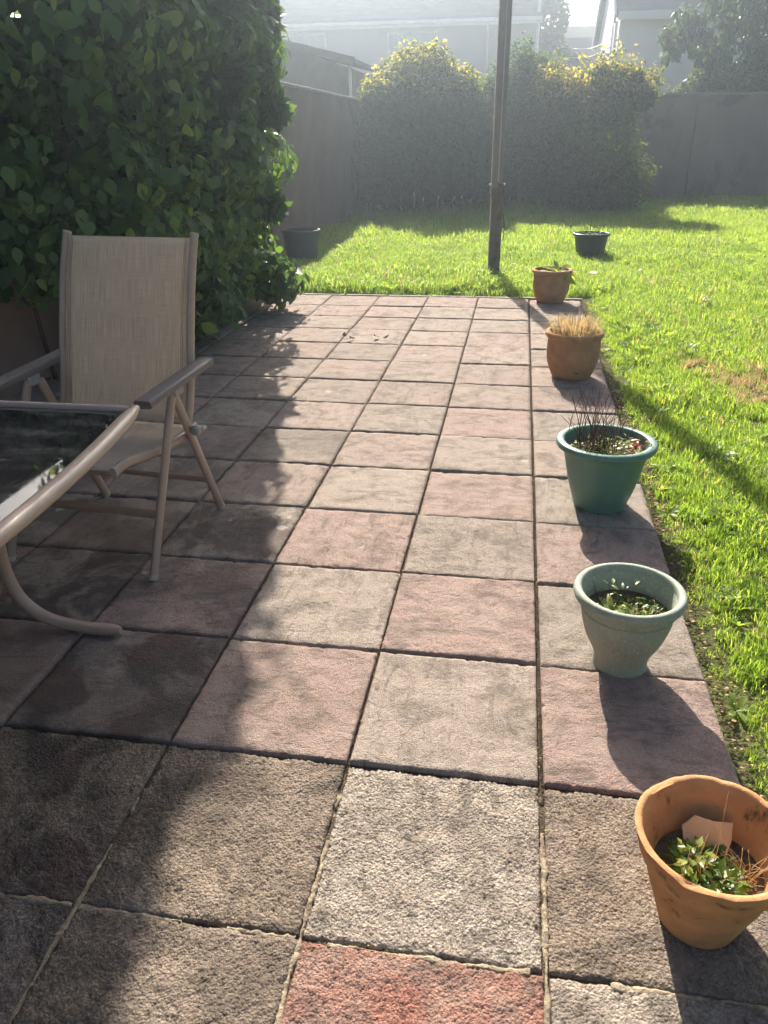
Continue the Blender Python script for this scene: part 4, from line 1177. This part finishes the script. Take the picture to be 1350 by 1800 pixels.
# ------------------------------------------------------------------ houses and shed behind
def house_window(parent, x0, x1, z0, z1, y, mull, frame=0.06):
    w = MB()
    w.box((x0, y - 0.05, z1 - frame), (x1, y + 0.02, z1)); w.box((x0, y - 0.05, z0), (x1, y + 0.02, z0 + frame))
    w.box((x0, y - 0.05, z0 + frame), (x0 + frame, y + 0.02, z1 - frame)); w.box((x1 - frame, y - 0.05, z0 + frame), (x1, y + 0.02, z1 - frame))
    for m in mull: w.box((m - frame*0.4, y - 0.048, z0 + frame), (m + frame*0.4, y + 0.018, z1 - frame))
    o = w.build('window', M['white_paint'], parent)
    xs_ = [x0 + frame] + list(mull) + [x1 - frame]
    for a, b in zip(xs_, xs_[1:]):
        MB().box((a + frame*0.3, y - 0.03, z0 + frame), (b - frame*0.3, y - 0.015, z1 - frame)).build('pane', M['pane'], o)
    MB().box((x0 - 0.05, y - 0.12, z0 - 0.06), (x1 + 0.05, y + 0.02, z0 - 0.003)).build('sill', M['white_paint'], o)
hs = empty('terraced_house', (-4.5, 32, 0))
MB().box((-10, 0, -0.3), (4.6, 8, 5.0)).build('wall', M['house_render'], hs)
rfm = MB().add([(-10.3, -0.35, 4.95), (4.75, -0.35, 4.95), (4.75, 4.0, 8.3), (-10.3, 4.0, 8.3), (4.75, 8.35, 4.95), (-10.3, 8.35, 4.95),
          (-10.3, -0.35, 5.09), (4.75, -0.35, 5.09), (4.75, 4.0, 8.45), (-10.3, 4.0, 8.45), (4.75, 8.35, 5.09), (-10.3, 8.35, 5.09)],
         [(0, 3, 2, 1), (2, 3, 5, 4), (6, 7, 8, 9), (8, 10, 11, 9), (0, 1, 7, 6), (1, 2, 8, 7), (2, 4, 10, 8), (0, 6, 9, 3), (3, 9, 11, 5), (4, 5, 11, 10)])
rfo = rfm.build('roof', M['slate'], hs)
cr_ = MB()
for i in range(20):      # slate courses, seen edge on
    t = i/20.0; y = -0.33 + 4.3*t; z = 5.10 + 3.32*t
    cr_.obox((-2.77, y + 0.1, z + 0.085), (7.5, 0, 0), (0, 0.10, 0.077), (0, -0.006, 0.008))
cr_.build('slate_course', M['slate'], rfo)['kind'] = 'stuff'
MB().tube([(-10.3, -0.42, 4.93), (4.75, -0.42, 4.93)], 0.055, n=8).build('gutter', M['white_paint'], hs, True)
MB().box((-10.3, -0.37, 4.80), (4.75, -0.33, 5.02)).build('fascia', M['white_paint'], hs)
MB().tube([(2.85, -0.42, 4.9), (2.85, -0.10, 4.6), (2.85, -0.08, 0)], 0.042, n=8).build('downpipe', M['white_paint'], hs, True)
MB().tube([(4.62, -0.42, 5.6), (4.62, -0.10, 4.6), (4.62, -0.08, 0)], 0.055, n=8).build('downpipe', M['white_paint'], hs, True)
house_window(hs, -4.95, -3.12, 3.6, 4.74, 0.0, (-4.35, -3.72))
house_window(hs, -0.82, 1.02, 3.6, 4.70, 0.0, (-0.38,))
house_window(hs, -9.0, -7.2, 3.6, 4.74, 0.0, (-8.4, -7.8))
house_window(hs, -4.9, -3.1, 1.0, 2.3, 0.0, (-4.0,))
house_window(hs, -0.8, 1.0, 1.0, 2.3, 0.0, (0.1,))
tag(hs, 'pale two-storey house with white gutter and long slate roof behind the garden', 'house')

wh = empty('white_house', (2.2, 24, 0))
MB().add([(0, 0, -0.3), (9, 0, -0.3), (9, 7, -0.3), (0, 7, -0.3), (0, 0, 4.1), (9, 0, 4.1), (9, 7, 4.1), (0, 7, 4.1), (0, 3.5, 6.5), (9, 3.5, 6.5)],
         [(3, 2, 1, 0), (0, 1, 5, 4), (1, 2, 6, 9, 5), (2, 3, 7, 6), (3, 0, 4, 8, 7), (4, 5, 9, 8), (7, 8, 9, 6)]).build('wall', M['white_render'], wh)
MB().add([(-0.14, -0.3, 4.02), (9.2, -0.3, 4.02), (9.2, 3.5, 6.62), (-0.14, 3.5, 6.62), (9.2, 7.3, 4.02), (-0.14, 7.3, 4.02),
          (-0.14, -0.3, 4.14), (9.2, -0.3, 4.14), (9.2, 3.5, 6.74), (-0.14, 3.5, 6.74), (9.2, 7.3, 4.14), (-0.14, 7.3, 4.14)],
         [(0, 3, 2, 1), (2, 3, 5, 4), (6, 7, 8, 9), (8, 10, 11, 9), (0, 1, 7, 6), (1, 2, 8, 7), (2, 4, 10, 8), (0, 6, 9, 3), (3, 9, 11, 5), (4, 5, 11, 10)]).build('roof', M['slate'], wh)
MB().box((-0.10, -0.345, 3.97), (9.2, -0.305, 4.16)).build('fascia', M['white_paint'], wh)
MB().obox((-0.17, 1.6, 5.30), (0.025, 0, 0), (0, 1.9, 1.30), (0, -0.06, 0.10)).build('bargeboard', M['white_paint'], wh)
MB().obox((-0.17, 5.4, 5.30), (0.025, 0, 0), (0, 1.9, -1.30), (0, 0.06, 0.10)).build('bargeboard', M['white_paint'], wh)
for y in (0.25, 1.1):
    MB().tube([(-0.07, y, 0), (-0.07, y, 4.0)], 0.05, n=8).build('downpipe', M['white_paint'], wh, True)
MB().tube([(1.25, -0.03, 3.62), (1.25, -0.06, 3.62)], 0.09, n=10).build('vent', M['lever'], wh)
tag(wh, 'white rendered house with slate roof and pipes on its gable, beyond the back wall', 'house')

mr = empty('far_building', (2.3, 40, 0))
MB().box((-1.6, 0, -0.3), (2.6, 5, 5.1)).build('wall', M['house_render'], mr)
MB().add([(-1.8, -0.3, 4.3), (2.8, -0.3, 4.3), (2.8, 2.5, 5.78), (-1.8, 2.5, 5.78), (2.8, 5.3, 4.3), (-1.8, 5.3, 4.3)], [(0, 1, 2, 3), (3, 2, 4, 5), (0, 3, 5), (1, 4, 2), (0, 5, 4, 1)]).build('roof', M['dark_roof'], mr)
tag(mr, 'dark roofed building far off in the gap between the two houses', 'building')

sd = empty('garden_shed', (-5.6, 17.4, 0))
MB().add([(-1.5, 0, -0.2), (1.72, 0, -0.2), (1.72, 3, -0.2), (-1.5, 3, -0.2), (-1.5, 0, 2.75), (1.72, 0, 2.62), (1.72, 3, 2.62), (-1.5, 3, 2.75), (0.25, 0, 3.08), (0.25, 3, 3.08)],
         [(3, 2, 1, 0), (0, 1, 5, 8, 4), (1, 2, 6, 5), (2, 3, 7, 9, 6), (3, 0, 4, 7), (4, 8, 9, 7), (8, 5, 6, 9)]).build('wall', M['shed_board'], sd)
MB().obox((0.98 + 0.1, 1.4, 2.90), (0.90, 0, -0.21), (0, 1.75, 0), (0.010, 0, 0.035)).build('roof_sheet', M['dark_roof'], sd)
MB().obox((-0.72, 1.4, 3.06), (0.92, 0, 0.12), (0, 1.75, 0), (-0.005, 0, 0.035)).build('roof_sheet', M['dark_roof'], sd)
MB().tube([(1.80, -0.05, 2.62), (1.80, -0.05, 1.9)], 0.035, n=8).build('downpipe', M['white_paint'], sd, True)
MB().obox((1.04, -0.37, 2.905), (0.92, 0, -0.215), (0, 0.012, 0), (0.02, 0, 0.07)).build('bargeboard', M['shed_board'], sd)
tag(sd, 'dark shed with a sloping roof showing above the left boundary wall', 'shed')

# overhead cables
for i, dz in enumerate((0.0, -0.18)):
    pts = [(2.08, 24.6, 3.62 + dz), (1.7, 29, 3.75 + dz*1.3), (1.2, 37.6, 4.55 + dz*2)]
    c = MB().tube(smooth_path(pts, 6), 0.014, n=5).build('overhead_cable', M['strip'], None, True)
    tag(c, ('upper' if i == 0 else 'lower') + ' of two pale cables running to the white house gable', 'cable')

# ------------------------------------------------------------------ trees behind
def tree(name, loc, trunk_h, blobs, n, leaf, lsize, mat, label, seed, r=0.09, droop=False, subs=26, depth=0.9):
    rs_ = np.random.RandomState(seed)
    o = empty(name, loc)
    tr = MB()
    top = np.array([0, 0, trunk_h])
    pp = smooth_path([(0, 0, -0.1), (0.05, 0.03, trunk_h*0.5), top], 5)
    tr.tube(pp, r, n=9, taper=list(np.linspace(1, 0.7, len(pp))))
    cl = []
    for (c, rr) in blobs:
        for k in range(subs):
            d = rs_.randn(3); d /= np.linalg.norm(d)
            q = np.array(c) + d*np.array(rr)*rs_.uniform(0.45, 1.0)
            cl.append((tuple(q), tuple(np.array(rr)*rs_.uniform(0.16, 0.30))))
        e = np.array(c)
        mid = top*0.5 + e*0.5 + rs_.uniform(-.15, .15, 3)
        pp = smooth_path([top*0.96, mid, e], 4)
        tr.tube(pp, r*0.55, n=7, taper=list(np.linspace(1, 0.4, len(pp))))
        for k in range(7):
            q = np.array(cl[-1-k*3][0])
            pp = smooth_path([mid*0.4 + e*0.6, (mid*0.3 + e*0.3 + q*0.4) + rs_.uniform(-.08, .08, 3), q], 4)
            tr.tube(pp, r*0.2, n=5, taper=list(np.linspace(1, 0.3, len(pp))))
    tr.build('trunk', M['bark'], o, True)
    P, N, Qd = blob_points(cl, n, rs_, depth)
    m = len(P)
    tint = np.clip(rs_.beta(2, 2.4, m), 0, 1)
    tip = (N*0.5 + np.array([0, 0, -1.0])) if droop else N + np.array([0, 0, 0.2])
    fr_ = frames(m, N, 0.4, rs_, tip)
    link(bpy.data.objects.new('crown', leaf_mesh('crown', leaf, P, fr_, rs_.uniform(0.7, 1.25, m)*lsize, tint, mat)), o)
    tag(o, label, 'tree')
    return o
tree('garden_tree', (4.7, 20.4, 0), 2.1, [((-0.9, 0, 3.35), (0.75, 0.6, 0.75)), ((0.2, 0.1, 3.5), (1.0, 0.8, 1.0)), ((-0.55, -0.1, 2.55), (0.65, 0.5, 0.42)), ((1.2, 0, 3.0), (0.9, 0.8, 0.9)), ((0.3, 0.2, 4.6), (1.3, 1.0, 0.8)), ((0.5, 0, 2.5), (0.8, 0.6, 0.5)), ((-1.55, 0, 3.25), (0.42, 0.4, 0.4))],
     17000, LANCE, 0.21, M['tree_leaf'], 'tree with drooping pointed leaves overhanging the back wall on the right', 31, droop=True, subs=30)
bush('garden_bush', (4.4, 20.0, 0), [((-0.6, 0, 1.75), (0.7, 0.4, 0.62)), ((0.5, 0, 1.8), (0.9, 0.45, 0.72)), ((0, 0, 0.9), (1.2, 0.5, 0.9))], 9000, SMALL, 0.11, M['gold_leaf'],
     'yellowish bush peeping over the back wall under the tree', seed=33, jitter=0.16)
tree('background_tree', (0.8, 37.5, 0), 2.6, [((-0.2, 0, 5.5), (0.75, 0.8, 1.0)), ((0.0, 0, 4.2), (1.3, 1.0, 0.9)), ((0.7, 0, 3.4), (1.3, 1.0, 0.9)), ((-0.3, 0, 6.5), (0.6, 0.6, 0.7))], 14000, SMALL, 0.24, M['far_leaf'],
     'dark tree far behind at the corner of the pale house', 35, subs=26)
tree('background_tree', (4.6, 47.0, 0), 3.5, [((-0.6, 0, 5.3), (1.0, 0.9, 0.9)), ((0.6, 0, 5.9), (1.0, 0.9, 0.8))], 5000, SMALL, 0.28, M['far_leaf'],
     'small treetop showing above the far dark roof beside the white house', 36, subs=20)
bush('background_hedge', (1.6, 30.0, 0), [((-0.8, 0, 1.9), (1.2, 0.6, 1.5)), ((0.2, 0, 1.6), (1.0, 0.6, 1.3))], 9000, SMALL, 0.14, M['far_leaf'],
     'dark hedge filling the gap behind the golden shrub', 'hedge', seed=37, jitter=0.2)

# ------------------------------------------------------------------ small growth and litter
rl = random.Random(21)
for i, (x, y) in enumerate([(-1.95, 11.9), (-1.80, 12.3), (-1.62, 12.0), (-1.42, 12.4), (-1.30, 11.9), (-1.15, 12.2), (-1.02, 12.0), (-0.9, 12.3), (-2.25, 11.6), (-2.35, 11.0)]):
    h = rl.uniform(0.26, 0.46) + (0.12 if i in (1, 3, 5) else 0)
    o = empty('seed_stalk', (x, y, -0.02))
    MB().tube(smooth_path([(0, 0, 0), (rl.uniform(-.02, .02), 0, h*.5), (rl.uniform(-.03, .03), 0, h)], 3), 0.0045, n=5).build('stalk', M['straw'], o, True)
    MB().tube([(0, 0, h - 0.01), (0.002, 0, h + 0.02), (0, 0, h + 0.05)], 0.016, n=7, taper=[0.4, 1, 0.3]).build('seed_head', M['straw'], o, True)
    tag(o, 'dry seed stalk in the long grass below the rounded bush', 'stalk', 'seed stalks in the long grass')
dl = [(-1.335, 4.63, 0.05, 0.3), (-1.25, 4.60, 0.06, 1.9), (-1.30, 4.56, 0.05, 4.0), (-1.09, 4.66, 0.055, 2.6), (-1.05, 4.62, 0.05, 5.2)]
for i, (x, y, sz, a) in enumerate(dl):
    V_, F_ = BROAD
    me = np_mesh('dead_leaf', V_*np.array([sz, sz, -sz*1.4]) + np.array([0, 0, 0.012]), [F_], M['bark'], True)
    o = link(bpy.data.objects.new('dead_leaf', me)); o.location = (x, y, 0.006); o.rotation_euler = (0.1, 0.15*(-1)**i, a)
    tag(o, ['dark dead leaf, leftmost of those lying on the far patio slabs', 'largest dark dead leaf on the far patio slabs', 'dark dead leaf just below the largest one on the patio', 'dark dead leaf, upper one of the right-hand pair on the patio', 'dark dead leaf, rightmost of those lying on the patio'][i], 'leaf', 'dead leaves on the patio')
sp = plant('weed_plant', (0.235, 1.335, -0.002), 'thin brown seedling growing from the crack behind the sage green pot')
stems_into(sp, 'stem', M['twig'], [[(0, 0, 0), (0.004, 0, .03), (0.012, 0.004, .07)], [(0.002, 0, 0), (0.012, -.004, .025), (0.016, -.006, .05)]], 0.0016)
leaves_into(sp, 'leaf', 6, 0.006, 0.02, 0.06, 0.022, M['weed_leaf'], 111, LANCE, 1.2, (0.3, 0.8))
# leaf litter and crumbs along the lawn edge and in the open joints
V, F = [], []
rsL = np.random.RandomState(77)
def crumb(x, y, z, s):
    b = len(V); a = rsL.rand()*6.28
    for k in range(3):
        V.append((x + s*math.cos(a+k*2.1), y + s*math.sin(a+k*2.1)*0.7, z + rsL.uniform(0, s*.5)))
    V.append((x, y, z + s*rsL.uniform(.4, .9)))
    F.extend([(b, b+1, b+3), (b+1, b+2, b+3), (b+2, b, b+3)])
for i in range(3600):
    crumb(0.002 + rsL.normal(0, .003), rsL.uniform(0.9*S, 14*S), -0.012 + rsL.uniform(0, .006), rsL.uniform(.0015, .0045))
for j, c in enumerate((-1, -2, -3)):
    for i in range(1500):
        crumb(c*S + rsL.normal(0, .0025), rsL.uniform(0.8*S, 14*S), -0.013 + rsL.uniform(0, .006), rsL.uniform(.0015, .004))
for r in range(1, 14):
    for i in range(420):
        crumb(rsL.uniform(-4*S, S), r*S + rsL.normal(0, .002), -0.013 + rsL.uniform(0, .005), rsL.uniform(.001, .003))
for i in range(2600):
    y = rsL.uniform(-0.6, 6.3); crumb(0.448 + abs(rsL.normal(0, .035)), y, -0.02 + rsL.uniform(0, .012), rsL.uniform(.003, .010))
jo = link(bpy.data.objects.new('joint_litter', np_mesh('joint_litter', V, [F], M['joint'])))
tag(jo, 'dark crumbs of soil and moss in the slab joints and along the lawn edge', 'litter', kind='stuff')
V, F = [], []
for i in range(500):
    y = rsL.uniform(-0.6, 6.2); crumb(0.46 + abs(rsL.normal(0, .05)), y, -0.008 + rsL.uniform(0, .012), rsL.uniform(.003, .009))
for i in range(260):
    crumb(rsL.uniform(-1.6, .4), rsL.uniform(-0.3, 6.2), 0.003, rsL.uniform(.001, .0035))
for i in range(160):
    crumb(rsL.choice([0, -S, -2*S]) + rsL.normal(0, .006), rsL.uniform(0, 6.2), 0.002, rsL.uniform(.0015, .004))
jl = link(bpy.data.objects.new('leaf_litter', np_mesh('leaf_litter', V, [F], M['straw'])))
tag(jl, 'dry straw-coloured flecks scattered over the slabs and lawn edge', 'litter', kind='stuff')

# ------------------------------------------------------------------ haze: added air, veils the view towards the sun as lens glare would
hz = MB().box((-150, -150, -1.1), (150, 150, 9.5)).build('haze', None)
hm = bpy.data.materials.new('haze'); hm.use_nodes = True
nt = hm.node_tree
nt.nodes.remove(nt.nodes['Principled BSDF'])
pv_ = nt.nodes.new('ShaderNodeVolumePrincipled')
pv_.inputs['Color'].default_value = (0.70, 0.84, 1.0, 1)
pv_.inputs['Density'].default_value = 0.0078
pv_.inputs['Anisotropy'].default_value = 0.84
nt.links.new(pv_.outputs[0], nt.nodes['Material Output'].inputs['Volume'])
hz.data.materials.append(hm)
tag(hz, 'hazy air added over the garden to veil the view against the sun', 'haze', kind='stuff')
